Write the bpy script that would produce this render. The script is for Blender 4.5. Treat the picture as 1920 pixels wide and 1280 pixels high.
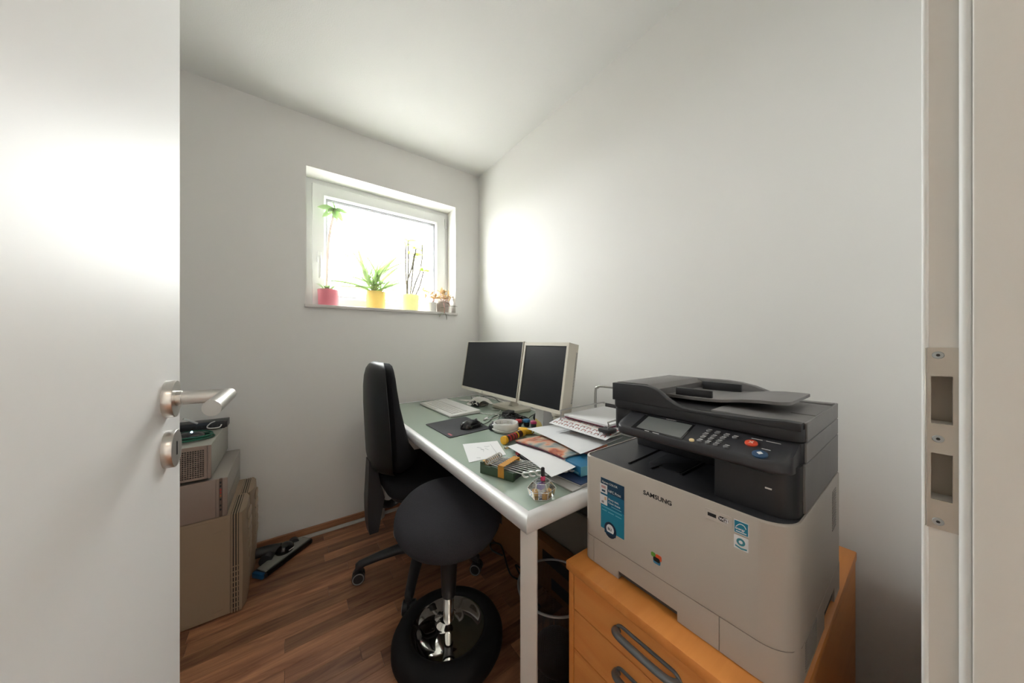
import bpy, bmesh, math, random
from mathutils import Matrix, Vector
random.seed(7)
R = math.radians
scene = bpy.context.scene
for o in list(bpy.data.objects):
    bpy.data.objects.remove(o, do_unlink=True)

# ------------------------------------------------------------------ camera
cam_d = bpy.data.cameras.new('camera')
cam = bpy.data.objects.new('camera', cam_d)
scene.collection.objects.link(cam)
cam.location = (0, 0, 1.15)
cam.rotation_euler = (R(90), 0, R(-36.1))
cam_d.sensor_width = 36
cam_d.lens = 575 / 1920 * 36
cam_d.shift_y = 0.0005
cam_d.clip_start = 0.01
scene.camera = cam

# ------------------------------------------------------------------ light
world = bpy.data.worlds.new('overcast_sky')
scene.world = world
world.use_nodes = True
bg = world.node_tree.nodes['Background']
bg.inputs[0].default_value = (0.97, 1.0, 0.985, 1)
bg.inputs[1].default_value = 14.5
scene.view_settings.view_transform = 'Standard'
scene.view_settings.look = 'None'
scene.view_settings.gamma = 1
scene.view_settings.use_curve_mapping = False
scene.view_settings.exposure = 1.17
pl = bpy.data.lights.new('window_portal', 'AREA')
pl.shape = 'RECTANGLE'; pl.size = 0.98; pl.size_y = 0.86
pl.cycles.is_portal = True
po = bpy.data.objects.new('window_portal', pl)
scene.collection.objects.link(po)
po.location = (0.57, 2.45, 1.79); po.rotation_euler = (R(-90), 0, 0)

# ------------------------------------------------------------------ helpers
C = scene.collection
ROOT = {}

def lin(c):
    return c / 12.92 if c <= 0.04045 else ((c + 0.055) / 1.055) ** 2.4

def hexc(h):
    h = h.lstrip('#')
    return tuple(lin(int(h[i:i + 2], 16) / 255) for i in (0, 2, 4))

def mat(name, col, rough=0.5, metal=0.0, bump=0.0, bscale=200.0, var=0.0, vscale=8.0, coat=0.0, spec=0.5, emis=None, estr=0.0):
    m = bpy.data.materials.new(name)
    m.use_nodes = True
    nt = m.node_tree
    b = nt.nodes['Principled BSDF']
    if isinstance(col, str):
        col = hexc(col)
    b.inputs['Base Color'].default_value = (*col, 1)
    b.inputs['Roughness'].default_value = rough
    b.inputs['Metallic'].default_value = metal
    b.inputs['Coat Weight'].default_value = coat
    b.inputs['Specular IOR Level'].default_value = spec
    if emis:
        b.inputs['Emission Color'].default_value = (*emis, 1)
        b.inputs['Emission Strength'].default_value = estr
    tc = nt.nodes.new('ShaderNodeTexCoord')
    if var > 0:
        n = nt.nodes.new('ShaderNodeTexNoise')
        n.inputs['Scale'].default_value = vscale
        n.inputs['Detail'].default_value = 5
        nt.links.new(tc.outputs['Object'], n.inputs['Vector'])
        mx = nt.nodes.new('ShaderNodeMixRGB')
        mx.inputs[1].default_value = (*[c * (1 - var) for c in col], 1)
        mx.inputs[2].default_value = (*[min(1, c * (1 + var)) for c in col], 1)
        nt.links.new(n.outputs['Fac'], mx.inputs[0])
        nt.links.new(mx.outputs[0], b.inputs['Base Color'])
    if bump > 0:
        n2 = nt.nodes.new('ShaderNodeTexNoise')
        n2.inputs['Scale'].default_value = bscale
        n2.inputs['Detail'].default_value = 3
        nt.links.new(tc.outputs['Object'], n2.inputs['Vector'])
        bp = nt.nodes.new('ShaderNodeBump')
        bp.inputs['Strength'].default_value = bump
        bp.inputs['Distance'].default_value = 0.002
        nt.links.new(n2.outputs['Fac'], bp.inputs['Height'])
        nt.links.new(bp.outputs[0], b.inputs['Normal'])
    return m

def wood(name, c1, c2, axis='X', scale=14.0, rough=0.4, per_object=False, streak=10.0):
    m = bpy.data.materials.new(name)
    m.use_nodes = True
    nt = m.node_tree
    b = nt.nodes['Principled BSDF']
    b.inputs['Roughness'].default_value = rough
    tc = nt.nodes.new('ShaderNodeTexCoord')
    mp = nt.nodes.new('ShaderNodeMapping')
    s = {'X': (1.0, streak, streak), 'Y': (streak, 1.0, streak), 'Z': (streak, streak, 1.0)}[axis]
    mp.inputs['Scale'].default_value = s
    nt.links.new(tc.outputs['Object'], mp.inputs['Vector'])
    oi = nt.nodes.new('ShaderNodeObjectInfo')
    if per_object:
        mul = nt.nodes.new('ShaderNodeMath'); mul.operation = 'MULTIPLY'; mul.inputs[1].default_value = 91.7
        nt.links.new(oi.outputs['Random'], mul.inputs[0])
        cb = nt.nodes.new('ShaderNodeCombineXYZ')
        for i in range(3):
            nt.links.new(mul.outputs[0], cb.inputs[i])
        nt.links.new(cb.outputs[0], mp.inputs['Location'])
    n = nt.nodes.new('ShaderNodeTexNoise')
    n.inputs['Scale'].default_value = scale / streak * 2
    n.inputs['Detail'].default_value = 8
    n.inputs['Roughness'].default_value = 0.62
    n.inputs['Distortion'].default_value = 0.7
    nt.links.new(mp.outputs[0], n.inputs['Vector'])
    rp = nt.nodes.new('ShaderNodeValToRGB')
    rp.color_ramp.elements[0].position = 0.33; rp.color_ramp.elements[0].color = (*c1, 1)
    rp.color_ramp.elements[1].position = 0.68; rp.color_ramp.elements[1].color = (*c2, 1)
    nt.links.new(n.outputs['Fac'], rp.inputs[0])
    out = rp.outputs[0]
    if per_object:
        hs = nt.nodes.new('ShaderNodeHueSaturation')
        mr = nt.nodes.new('ShaderNodeMapRange')
        mr.inputs['To Min'].default_value = 0.62; mr.inputs['To Max'].default_value = 1.45
        nt.links.new(oi.outputs['Random'], mr.inputs['Value'])
        nt.links.new(mr.outputs[0], hs.inputs['Value'])
        nt.links.new(out, hs.inputs['Color'])
        out = hs.outputs[0]
    nt.links.new(out, b.inputs['Base Color'])
    bp = nt.nodes.new('ShaderNodeBump'); bp.inputs['Strength'].default_value = 0.08; bp.inputs['Distance'].default_value = 0.001
    nt.links.new(n.outputs['Fac'], bp.inputs['Height'])
    nt.links.new(bp.outputs[0], b.inputs['Normal'])
    return m

def translucent(name, col, trans=0.5, var_col=None, rough=0.5):
    m = bpy.data.materials.new(name)
    m.use_nodes = True
    nt = m.node_tree
    if isinstance(col, str): col = hexc(col)
    b = nt.nodes['Principled BSDF']
    b.inputs['Base Color'].default_value = (*col, 1)
    b.inputs['Roughness'].default_value = rough
    t = nt.nodes.new('ShaderNodeBsdfTranslucent')
    t.inputs[0].default_value = (*[min(1, c * 1.3) for c in col], 1)
    if var_col:
        if isinstance(var_col, str): var_col = hexc(var_col)
        tc = nt.nodes.new('ShaderNodeTexCoord')
        n = nt.nodes.new('ShaderNodeTexNoise'); n.inputs['Scale'].default_value = 25
        nt.links.new(tc.outputs['Object'], n.inputs['Vector'])
        mx = nt.nodes.new('ShaderNodeMixRGB')
        mx.inputs[1].default_value = (*col, 1); mx.inputs[2].default_value = (*var_col, 1)
        nt.links.new(n.outputs['Fac'], mx.inputs[0])
        nt.links.new(mx.outputs[0], b.inputs['Base Color']); nt.links.new(mx.outputs[0], t.inputs[0])
    mix = nt.nodes.new('ShaderNodeMixShader'); mix.inputs[0].default_value = trans
    out = nt.nodes['Material Output']
    nt.links.new(b.outputs[0], mix.inputs[1]); nt.links.new(t.outputs[0], mix.inputs[2])
    nt.links.new(mix.outputs[0], out.inputs[0])
    return m

def clear(name, tint=(1, 1, 1), refl=0.08, rough=0.02):
    m = bpy.data.materials.new(name)
    m.use_nodes = True
    nt = m.node_tree
    nt.nodes.remove(nt.nodes['Principled BSDF'])
    t = nt.nodes.new('ShaderNodeBsdfTransparent'); t.inputs[0].default_value = (*tint, 1)
    g = nt.nodes.new('ShaderNodeBsdfGlossy'); g.inputs['Roughness'].default_value = rough
    lw = nt.nodes.new('ShaderNodeLayerWeight'); lw.inputs[0].default_value = 0.3
    mr = nt.nodes.new('ShaderNodeMapRange')
    mr.inputs['To Min'].default_value = refl * 0.5; mr.inputs['To Max'].default_value = min(1, refl * 5)
    nt.links.new(lw.outputs['Fresnel'], mr.inputs['Value'])
    mix = nt.nodes.new('ShaderNodeMixShader')
    nt.links.new(mr.outputs[0], mix.inputs[0])
    nt.links.new(t.outputs[0], mix.inputs[1]); nt.links.new(g.outputs[0], mix.inputs[2])
    nt.links.new(mix.outputs[0], nt.nodes['Material Output'].inputs[0])
    return m

def smooth_path(pts, k=6, closed=False):
    P = [Vector(p) for p in pts]
    n = len(P); out = []
    segs = n if closed else n - 1
    for i in range(segs):
        p1 = P[i]; p2 = P[(i + 1) % n]
        p0 = P[(i - 1) % n] if (closed or i > 0) else p1
        p3 = P[(i + 2) % n] if (closed or i + 2 < n) else p2
        for j in range(k):
            t = j / k
            out.append(0.5 * ((2 * p1) + (p2 - p0) * t + (2 * p0 - 5 * p1 + 4 * p2 - p3) * t * t + (3 * p1 - p0 - 3 * p2 + p3) * t ** 3))
    if not closed: out.append(P[-1])
    return out

def rrect(x0, x1, y0, y1, r, n=6):
    """rounded rectangle outline, r = radius or (x0y0, x1y0, x1y1, x0y1)"""
    if not isinstance(r, (tuple, list)): r = (r,) * 4
    cs = [(x0, y0, 1, 1, 180), (x1, y0, -1, 1, 270), (x1, y1, -1, -1, 0), (x0, y1, 1, -1, 90)]
    out = []
    for (cx, cy, sx, sy, a0), rr in zip(cs, r):
        if rr <= 1e-6:
            out.append((cx, cy)); continue
        for i in range(n + 1):
            a = R(a0 + 90 * i / n)
            out.append((cx + sx * rr + rr * math.cos(a), cy + sy * rr + rr * math.sin(a)))
    return out

class MB:
    def __init__(s):
        s.v = []; s.f = []
    def add(s, vs, fs, M=None):
        o = len(s.v)
        for v in vs:
            v = Vector(v)
            s.v.append(tuple(M @ v) if M else tuple(v))
        s.f += [tuple(o + i for i in f) for f in fs]
        return s
    def box(s, x0, x1, y0, y1, z0, z1, bev=0.0, seg=2, M=None):
        if bev <= 0:
            vs = [(x, y, z) for x in (x0, x1) for y in (y0, y1) for z in (z0, z1)]
            fs = [(0, 1, 3, 2), (4, 6, 7, 5), (0, 4, 5, 1), (2, 3, 7, 6), (0, 2, 6, 4), (1, 5, 7, 3)]
            return s.add(vs, fs, M)
        bm = bmesh.new()
        bmesh.ops.create_cube(bm, size=1)
        for v in bm.verts:
            v.co = Vector(((x0 + x1) / 2 + v.co.x * (x1 - x0), (y0 + y1) / 2 + v.co.y * (y1 - y0), (z0 + z1) / 2 + v.co.z * (z1 - z0)))
        bmesh.ops.bevel(bm, geom=bm.edges[:], offset=bev, segments=seg, affect='EDGES', profile=0.5)
        s.bm(bm, M); bm.free()
        return s
    def bm(s, bm, M=None):
        bm.verts.ensure_lookup_table(); bm.verts.index_update()
        return s.add([v.co.copy() for v in bm.verts], [[v.index for v in f.verts] for f in bm.faces], M)
    def loft(s, secs, caps=True, closed=True, M=None):
        n = len(secs[0]); vs = [p for sec in secs for p in sec]; fs = []
        for i in range(len(secs) - 1):
            for j in range(n if closed else n - 1):
                a = i * n + j; b = i * n + (j + 1) % n
                fs.append((a, b, b + n, a + n))
        if caps:
            fs.append(tuple(reversed(range(n))))
            fs.append(tuple((len(secs) - 1) * n + j for j in range(n)))
        return s.add(vs, fs, M)
    def prism(s, poly, lo, hi, ax='z', bev=0.0, M=None):
        """extrude a 2D outline along an axis: ax z -> (x,y), y -> (x,z), x -> (y,z)"""
        def P(p, t):
            if ax == 'z': return (p[0], p[1], t)
            if ax == 'y': return (p[0], t, p[1])
            return (t, p[0], p[1])
        if bev > 0:
            cx = sum(p[0] for p in poly) / len(poly); cy = sum(p[1] for p in poly) / len(poly)
            def ins(d):
                out = []
                n = len(poly)
                for i in range(n):
                    a = Vector(poly[i - 1]); b = Vector(poly[i]); c = Vector(poly[(i + 1) % n])
                    e1 = (b - a); e2 = (c - b)
                    if e1.length < 1e-9 or e2.length < 1e-9: out.append(tuple(b)); continue
                    n1 = Vector((-e1.y, e1.x)).normalized(); n2 = Vector((-e2.y, e2.x)).normalized()
                    nn = (n1 + n2)
                    if nn.length < 1e-6: out.append(tuple(b)); continue
                    nn.normalize()
                    k = 1 / max(0.4, nn.dot(n1))
                    area = sum(poly[j - 1][0] * poly[j][1] - poly[j][0] * poly[j - 1][1] for j in range(n))
                    sg = 1 if area > 0 else -1
                    out.append(tuple(b + nn * d * k * sg))
                return out
            p1 = ins(bev); p2 = ins(bev * 0.3)
            secs = [[P(p, lo) for p in p1], [P(p, lo + bev * 0.3) for p in p2], [P(p, lo + bev) for p in poly],
                    [P(p, hi - bev) for p in poly], [P(p, hi - bev * 0.3) for p in p2], [P(p, hi) for p in p1]]
        else:
            secs = [[P(p, lo) for p in poly], [P(p, hi) for p in poly]]
        return s.loft(secs, M=M)
    def lathe(s, prof, n=32, M=None, caps=True):
        secs = [[(r * math.cos(2 * math.pi * j / n), r * math.sin(2 * math.pi * j / n), z) for j in range(n)] for r, z in prof]
        return s.loft(secs, caps=caps, M=M)
    def cyl(s, p0, p1, r0, r1=None, n=16):
        r1 = r0 if r1 is None else r1
        d = Vector(p1) - Vector(p0)
        M = Matrix.Translation(Vector(p0)) @ d.to_track_quat('Z', 'Y').to_matrix().to_4x4()
        return s.lathe([(r0, 0), (r1, d.length)], n, M)
    def tube(s, pts, r, n=8, closed=False, k=0, flat=1.0):
        P = smooth_path(pts, k, closed) if k else [Vector(p) for p in pts]
        N = len(P); secs = []; up = None
        if isinstance(r, (list, tuple)) and len(r) != N:
            r = [r[min(int(i / k), len(r) - 1)] * (1 - (i / k) % 1) + r[min(int(i / k) + 1, len(r) - 1)] * ((i / k) % 1) for i in range(N)]
        for i in range(N):
            if closed: t = P[(i + 1) % N] - P[i - 1]
            else: t = P[min(i + 1, N - 1)] - P[max(i - 1, 0)]
            if t.length < 1e-9: t = Vector((0, 0, 1))
            t.normalize()
            if up is None:
                up = Vector((0, 0, 1)) if abs(t.z) < 0.9 else Vector((1, 0, 0))
            a = t.cross(up)
            if a.length < 1e-5: a = t.cross(Vector((1, 0, 0)))
            a.normalize(); up = a.cross(t).normalized()
            rr = r[i] if isinstance(r, (list, tuple)) else r
            secs.append([P[i] + a * rr * math.cos(2 * math.pi * j / n) + up * rr * flat * math.sin(2 * math.pi * j / n) for j in range(n)])
        if closed:
            secs.append(secs[0])
            return s.loft(secs, caps=False)
        return s.loft(secs)
    def ball(s, c, rx, ry=None, rz=None, n=16, m=10, M=None, zmin=-1.0):
        ry = ry or rx; rz = rz or rx
        secs = []
        a0 = math.asin(max(-0.999, zmin))
        for i in range(m + 1):
            a = a0 + (math.pi / 2 * 0.999 - a0) * i / m
            secs.append([(c[0] + rx * math.cos(a) * math.cos(2 * math.pi * j / n), c[1] + ry * math.cos(a) * math.sin(2 * math.pi * j / n), c[2] + rz * math.sin(a)) for j in range(n)])
        return s.loft(secs, M=M)
    def sheet(s, fn, nu, nv, th=0.0006, M=None):
        vs = [Vector(fn(i / nu, j / nv)) for i in range(nu + 1) for j in range(nv + 1)]
        N = len(vs); w = nv + 1
        vs += [v + Vector((0, 0, -th)) for v in vs]
        fs = []
        for i in range(nu):
            for j in range(nv):
                a = i * w + j
                fs.append((a, a + w, a + w + 1, a + 1)); fs.append((a + N, a + 1 + N, a + w + 1 + N, a + w + N))
        rim = [i * w for i in range(nu + 1)] + [nu * w + j for j in range(1, nv + 1)] + [i * w + nv for i in range(nu - 1, -1, -1)] + [j for j in range(nv - 1, 0, -1)]
        for i in range(len(rim)):
            a = rim[i]; b = rim[(i + 1) % len(rim)]
            fs.append((a, a + N, b + N, b))
        return s.add(vs, fs, M)
    def holes(s, us, vs_, hs, lo, hi, P):
        """plate with rectangular holes; P(u,v,t) -> xyz"""
        U = sorted(set(us + [h[0] for h in hs] + [h[1] for h in hs])); V = sorted(set(vs_ + [h[2] for h in hs] + [h[3] for h in hs]))
        solid = {}
        for i in range(len(U) - 1):
            for j in range(len(V) - 1):
                cu = (U[i] + U[i + 1]) / 2; cv = (V[j] + V[j + 1]) / 2
                solid[i, j] = not any(h[0] < cu < h[1] and h[2] < cv < h[3] for h in hs)
        idx = {}
        pts = []
        for t, tv in enumerate((lo, hi)):
            for i, u in enumerate(U):
                for j, v in enumerate(V):
                    idx[i, j, t] = len(pts); pts.append(P(u, v, tv))
        fs = []
        for (i, j), ok in solid.items():
            if not ok: continue
            for t in (0, 1):
                fs.append((idx[i, j, t], idx[i + 1, j, t], idx[i + 1, j + 1, t], idx[i, j + 1, t]))
            for di, dj, e in ((-1, 0, ((i, j), (i, j + 1))), (1, 0, ((i + 1, j), (i + 1, j + 1))), (0, -1, ((i, j), (i + 1, j))), (0, 1, ((i, j + 1), (i + 1, j + 1)))):
                if not solid.get((i + di, j + dj), False):
                    a, b = e
                    fs.append((idx[a[0], a[1], 0], idx[b[0], b[1], 0], idx[b[0], b[1], 1], idx[a[0], a[1], 1]))
        return s.add(pts, fs)
    def build(s, name, m, parent=None, smooth=True, local=False, ang=40):
        vs = s.v
        rt = ROOT.get(parent) if parent is not None else None
        if rt is not None and not local:
            inv = rt.inverted()
            vs = [tuple(inv @ Vector(v)) for v in vs]
        me = bpy.data.meshes.new(name)
        me.from_pydata([tuple(v) for v in vs], [], s.f)
        bm = bmesh.new(); bm.from_mesh(me)
        bmesh.ops.remove_doubles(bm, verts=bm.verts, dist=1e-6)
        bmesh.ops.recalc_face_normals(bm, faces=bm.faces)
        bm.to_mesh(me); bm.free()
        if smooth:
            me.polygons.foreach_set('use_smooth', [True] * len(me.polygons))
            me.set_sharp_from_angle(angle=R(ang))
        me.materials.append(m)
        o = bpy.data.objects.new(name, me)
        C.objects.link(o)
        if parent is not None:
            o.parent = parent
            ROOT[o] = rt if rt is not None else Matrix()
        return o

def tag(o, label, cat, group=None, kind=None):
    o['label'] = label; o['category'] = cat
    if group: o['group'] = group
    if kind: o['kind'] = kind
    return o

def solo(mb, name, m, loc, label, cat, group=None, kind=None, smooth=True, ang=40):
    """a thing that is one mesh; vertices in world coordinates, origin moved to loc"""
    loc = Vector(loc)
    mb.v = [tuple(Vector(v) - loc) for v in mb.v]
    o = mb.build(name, m, None, smooth, ang=ang)
    o.location = loc
    return tag(o, label, cat, group, kind)

def thing(name, loc, label, cat, group=None, rz=0.0, kind=None):
    o = bpy.data.objects.new(name, None)
    C.objects.link(o)
    o.empty_display_size = 0.05
    o.location = loc; o.rotation_euler = (0, 0, rz)
    ROOT[o] = Matrix.Translation(Vector(loc)) @ Matrix.Rotation(rz, 4, 'Z')
    return tag(o, label, cat, group, kind)

def dup(src, parent, M, name=None):
    """copy of a part (shared mesh) with a world matrix M, under parent"""
    c = src.copy(); C.objects.link(c)
    c.parent = parent
    rt = ROOT.get(parent, Matrix())
    c.matrix_local = rt.inverted() @ M
    ROOT[c] = rt
    return c

def text_mb(body, size, P, bold=0.0, align='LEFT', sx=1.0):
    cu = bpy.data.curves.new('lettering', 'FONT')
    cu.body = body; cu.size = size; cu.align_x = align; cu.offset = bold
    cu.resolution_u = 3
    ob = bpy.data.objects.new('lettering', cu); C.objects.link(ob)
    dg = bpy.context.evaluated_depsgraph_get(); dg.update()
    me = bpy.data.meshes.new_from_object(ob.evaluated_get(dg))
    mb = MB()
    mb.add([P(v.co.x * sx, v.co.y) for v in me.vertices], [tuple(p.vertices) for p in me.polygons])
    bpy.data.objects.remove(ob); bpy.data.curves.remove(cu); bpy.data.meshes.remove(me)
    return mb

# ------------------------------------------------------------------ materials
M_wall = mat('wall_paint', (0.87, 0.855, 0.83), 0.85, bump=0.05, bscale=260)
M_ceil = mat('ceiling_woodchip', (0.85, 0.845, 0.83), 0.9, bump=0.35, bscale=190)
M_door = mat('door_lacquer', (0.82, 0.81, 0.80), 0.50, spec=0.4)
M_frame = mat('door_frame_lacquer', (0.74, 0.71, 0.66), 0.4)
M_winpvc = mat('window_pvc', (0.82, 0.83, 0.82), 0.35)
M_gask = mat('window_gasket', (0.16, 0.16, 0.18), 0.5)
M_spacer = mat('window_spacer', (0.5, 0.5, 0.53), 0.4)
M_pane = clear('window_glass', refl=0.06)
M_sill = mat('sill_stone', (0.72, 0.69, 0.66), 0.35, var=0.06, vscale=14)
M_floor = wood('floor_wood', hexc('#7a4c36'), hexc('#b88460'), 'X', 16, 0.38, True, 9.0)
M_slab = mat('floor_slab', (0.05, 0.03, 0.02), 0.9)
M_base = wood('baseboard_wood', hexc('#8c5c3f'), hexc('#b98662'), 'X', 16, 0.45)
def tone(h, k): return tuple(min(.9, c * q) for c, q in zip(hexc(h), k))
M_beech = wood('beech_top', tone('#cf9858', (1.18, .86, .62)), tone('#dda868', (1.15, .86, .62)), 'X', 10, 0.38, streak=12)
M_beechY = wood('beech_front', tone('#c4864a', (1.42, 1.18, 1.0)), tone('#d29a5c', (1.35, 1.18, 1.0)), 'Y', 10, 0.4, streak=9)
M_steel = mat('brushed_steel', (0.62, 0.60, 0.57), 0.3, 1.0, bump=0.02, bscale=500)
M_plate = mat('strike_steel', (0.50, 0.47, 0.42), 0.42, 1.0)
M_screw = mat('screw_steel', (0.42, 0.46, 0.48), 0.3, 1.0)
M_dark = mat('dark_void', (0.02, 0.02, 0.02), 0.8)
M_chrome = mat('chrome', (0.86, 0.85, 0.83), 0.045, 1.0)
M_alu = mat('aluminium_rail', (0.72, 0.71, 0.71), 0.48, 0.3)
M_leg = mat('leg_paint', (0.62, 0.59, 0.56), 0.4, 0.1)
M_glass_top = mat('frosted_glass', hexc('#a3b3a6'), 0.16, coat=0.4)
M_blk = mat('black_plastic', (0.018, 0.018, 0.021), 0.42)
M_blkgl = mat('gloss_black', (0.012, 0.012, 0.014), 0.16)
M_dgrey = mat('dark_grey_plastic', (0.032, 0.032, 0.037), 0.42, var=0.15, vscale=20)
M_lidgrey = mat('dusty_sheen_grey_plastic', (0.19, 0.18, 0.178), 0.5, var=0.2, vscale=15)  # dust plus window sheen on the tops put into the grey; cheeks share it
M_fabric = mat('black_fabric', (0.012, 0.012, 0.014), 0.9, bump=0.3, bscale=900, spec=0.2)
M_felt = mat('charcoal_felt', (0.034, 0.033, 0.039), 0.95, bump=0.5, bscale=900, var=0.55, vscale=600, spec=0.25)
M_rubber = mat('black_rubber', (0.010, 0.010, 0.011), 0.7, bump=0.1, bscale=150, spec=0.25)
M_grey = mat('mid_grey_plastic', (0.28, 0.28, 0.28), 0.5)
M_prn = mat('printer_shell', hexc('#b9b0a6'), 0.42)
M_prnseam = mat('printer_seam', (0.06, 0.055, 0.05), 0.7)
M_lcd = mat('panel_display', (0.17, 0.18, 0.175), 0.2)
M_cream = mat('cream_plastic', hexc('#d8d2c4'), 0.42)
M_screen = mat('monitor_screen', (0.009, 0.010, 0.014), 0.3, spec=0.22)
M_screen2 = mat('monitor_screen_grey', (0.015, 0.016, 0.019), 0.4, spec=0.25)
M_white = mat('white_plastic', (0.80, 0.79, 0.77), 0.4)
M_paper = mat('white_paper', (0.80, 0.80, 0.81), 0.75)
M_paper2 = mat('offwhite_paper', (0.76, 0.74, 0.70), 0.8)
M_manila = mat('manila_card', hexc('#d9c39a'), 0.75)
M_ink = mat('grey_ink', (0.30, 0.30, 0.32), 0.8)
M_redink = mat('red_print', hexc('#b5423c'), 0.7)
M_red = mat('red_plastic', hexc('#b7303a'), 0.4)
M_pink = mat('pink_plastic', hexc('#c33a73'), 0.4)
M_blue = mat('blue_plastic', hexc('#2f79ad'), 0.4)
M_yel = mat('yellow_plastic', hexc('#efb51e'), 0.4)
M_brown = mat('brown_wrapper', hexc('#4a2016'), 0.35)
M_magenta = mat('maroon_card', hexc('#7a2c49'), 0.6)
M_teal = mat('teal_sticker', hexc('#1d86a6'), 0.35)
M_navy = mat('navy_print', hexc('#123e5c'), 0.35)
M_bluebox = mat('blue_carton', hexc('#1f6f99'), 0.5)
M_bluebox2 = mat('light_blue_carton', hexc('#6fb3c9'), 0.5)
M_folder = mat('navy_brochure', hexc('#1b2f55'), 0.35, var=0.5, vscale=40)
M_green = mat('green_plastic', hexc('#3a4f3a'), 0.5)
M_strap = mat('ochre_strap', hexc('#c58a2e'), 0.5)
M_tool = mat('tool_steel', (0.76, 0.75, 0.74), 0.36, 0.6)
M_acryl = clear('clear_acrylic', (0.94, 0.95, 0.95), 0.22, 0.05)
M_lav = mat('lavender_block', hexc('#7d78b8'), 0.5)
M_sand = mat('amber_block', hexc('#d8a95a'), 0.5)
M_cord = mat('black_cable', (0.015, 0.015, 0.016), 0.45)
M_wcord = mat('white_cable', (0.70, 0.69, 0.66), 0.45)
M_gcord = mat('green_cable', hexc('#0c5a44'), 0.4)
M_pcbeige = mat('beige_computer_shell', hexc('#a48f78'), 0.5)
M_pcgrey = mat('grey_computer_shell', hexc('#a9a8a0'), 0.4, 0.1)
M_pcsilver = mat('silver_computer_shell', hexc('#a8a29c'), 0.38, 0.35)
M_pcpink = mat('warm_grey_bezel', hexc('#9c8a80'), 0.45)
M_led = mat('blue_led', (0.2, 0.5, 1.0), 0.3, emis=(0.25, 0.6, 1.0), estr=60)
M_card = mat('cardboard', hexc('#94663f'), 0.85, var=0.12, vscale=10)
M_board = mat('grey_board', hexc('#9a948c'), 0.6)
M_duct = mat('duct_plastic', hexc('#bcb9b3'), 0.5, var=0.12, vscale=25)

# ------------------------------------------------------------------ the room
XR, XL, YB, YF, ZC = 1.261, -0.75, 2.194, 0.0, 2.50
WX0, WX1, WZ0, WZ1 = 0.085, 1.055, 1.357, 2.20

def struct(mb, name, m, label, cat, smooth=False):
    o = mb.build(name, m, None, smooth)
    tag(o, label, cat, kind='structure')
    return o

# floor: slab with every strip of the laminate a part of its own
fl = struct(MB().box(XL - .1, XR + .1, -1.75, YB + .1, -0.12, -0.010), 'floor', M_slab, 'brown wood strip laminate floor', 'floor')
ROOT[fl] = Matrix()
PW = 0.0665
lens = [0.34, 0.46, 0.60, 0.78]
protos = {}
row = 0
y = 0.015
while y < YB - 0.001:
    w = min(PW, YB - y)
    x = XL - random.random() * 0.4
    while x < XR:
        L = random.choice(lens)
        x0 = max(x, XL); x1 = min(x + L, XR)
        if x1 - x0 > 0.01:
            key = round(x1 - x0, 3), round(w, 4)
            if key not in protos:
                b = MB().box(-(x1 - x0) / 2 + .0004, (x1 - x0) / 2 - .0004, -w / 2 + .0004, w / 2 - .0004, -0.0101, 0, 0.0006, 1)
                p = b.build('plank', M_floor, fl, smooth=False, local=True)
                p.location = ((x0 + x1) / 2, y + w / 2, 0)
                protos[key] = p
            else:
                c = protos[key].copy(); C.objects.link(c); c.parent = fl
                c.location = ((x0 + x1) / 2, y + w / 2, 0)
        x += L
    y += PW

struct(MB().box(XL - .1, XR + .1, 0.0 - .13, YB + .1, ZC, ZC + .1), 'ceiling', M_ceil, 'white textured ceiling', 'ceiling')
mb = MB()
mb.holes([XL - .1, XR + .1], [-.1, ZC + .1], [(WX0, WX1, WZ0, WZ1)], YB, YB + .30, lambda u, v, t: (u, t, v))
struct(mb, 'wall_back', M_wall, 'white painted wall with the small window', 'wall')
struct(MB().box(XR, XR + .12, -.13, YB, -.1, ZC), 'wall_right', M_wall, 'white painted wall behind desk and printer', 'wall')
struct(MB().box(XL - .1, XL, -.13, YB, -.1, ZC), 'wall_left', M_wall, 'white painted wall behind the open door', 'wall')
mb = MB()
mb.holes([XL, XR], [-.1, ZC], [(-.205, .60, -.1, 2.04)], -.13, 0.0, lambda u, v, t: (u, t, v))
struct(mb, 'wall_front', M_wall, 'white painted wall around the doorway', 'wall')
# hallway the camera stands in front of
HY = -1.65
mb = MB().box(XL - .2, XR + .3, HY - .1, HY, -.1, 2.5)
struct(mb, 'wall_hall_rear', M_wall, 'white hallway wall behind the viewer', 'wall')
struct(MB().box(XL - .3, XL - .2, HY, -.13, -.1, 2.5), 'wall_hall_left', M_wall, 'white hallway wall on the left', 'wall')
struct(MB().box(XR + .2, XR + .3, HY, -.13, -.1, 2.5), 'wall_hall_right', M_wall, 'white hallway wall on the right', 'wall')
struct(MB().box(XL - .3, XR + .3, HY - .1, -.13, 2.5, 2.6), 'ceiling_hall', M_ceil, 'white hallway ceiling', 'ceiling')
struct(MB().box(XL - .3, XR + .3, HY, .014, -.010, 0.0), 'floor_hall', M_base, 'wooden hallway floor', 'floor')
# fill lamp added in the unseen hallway
lamp = thing('hall_fill_lamp', (0.35, -0.95, 2.5), 'round white fill lamp added unseen in the hallway', 'lamp')
MB().lathe([(0.17, 2.5), (0.17, 2.475), (0.16, 2.47)], 32, Matrix.Translation((.35, -.95, 0))).build('base', M_white, lamp)
M_hall = mat('fill_lamp_diffuser', (0.9, 0.85, 0.75), 0.5, emis=(1.0, 0.86, 0.70), estr=7.0)
MB().lathe([(0.155, 2.47), (0.15, 2.44), (0.11, 2.42), (0.02, 2.413)], 32, Matrix.Translation((.35, -.95, 0))).build('diffuser', M_hall, lamp)

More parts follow.
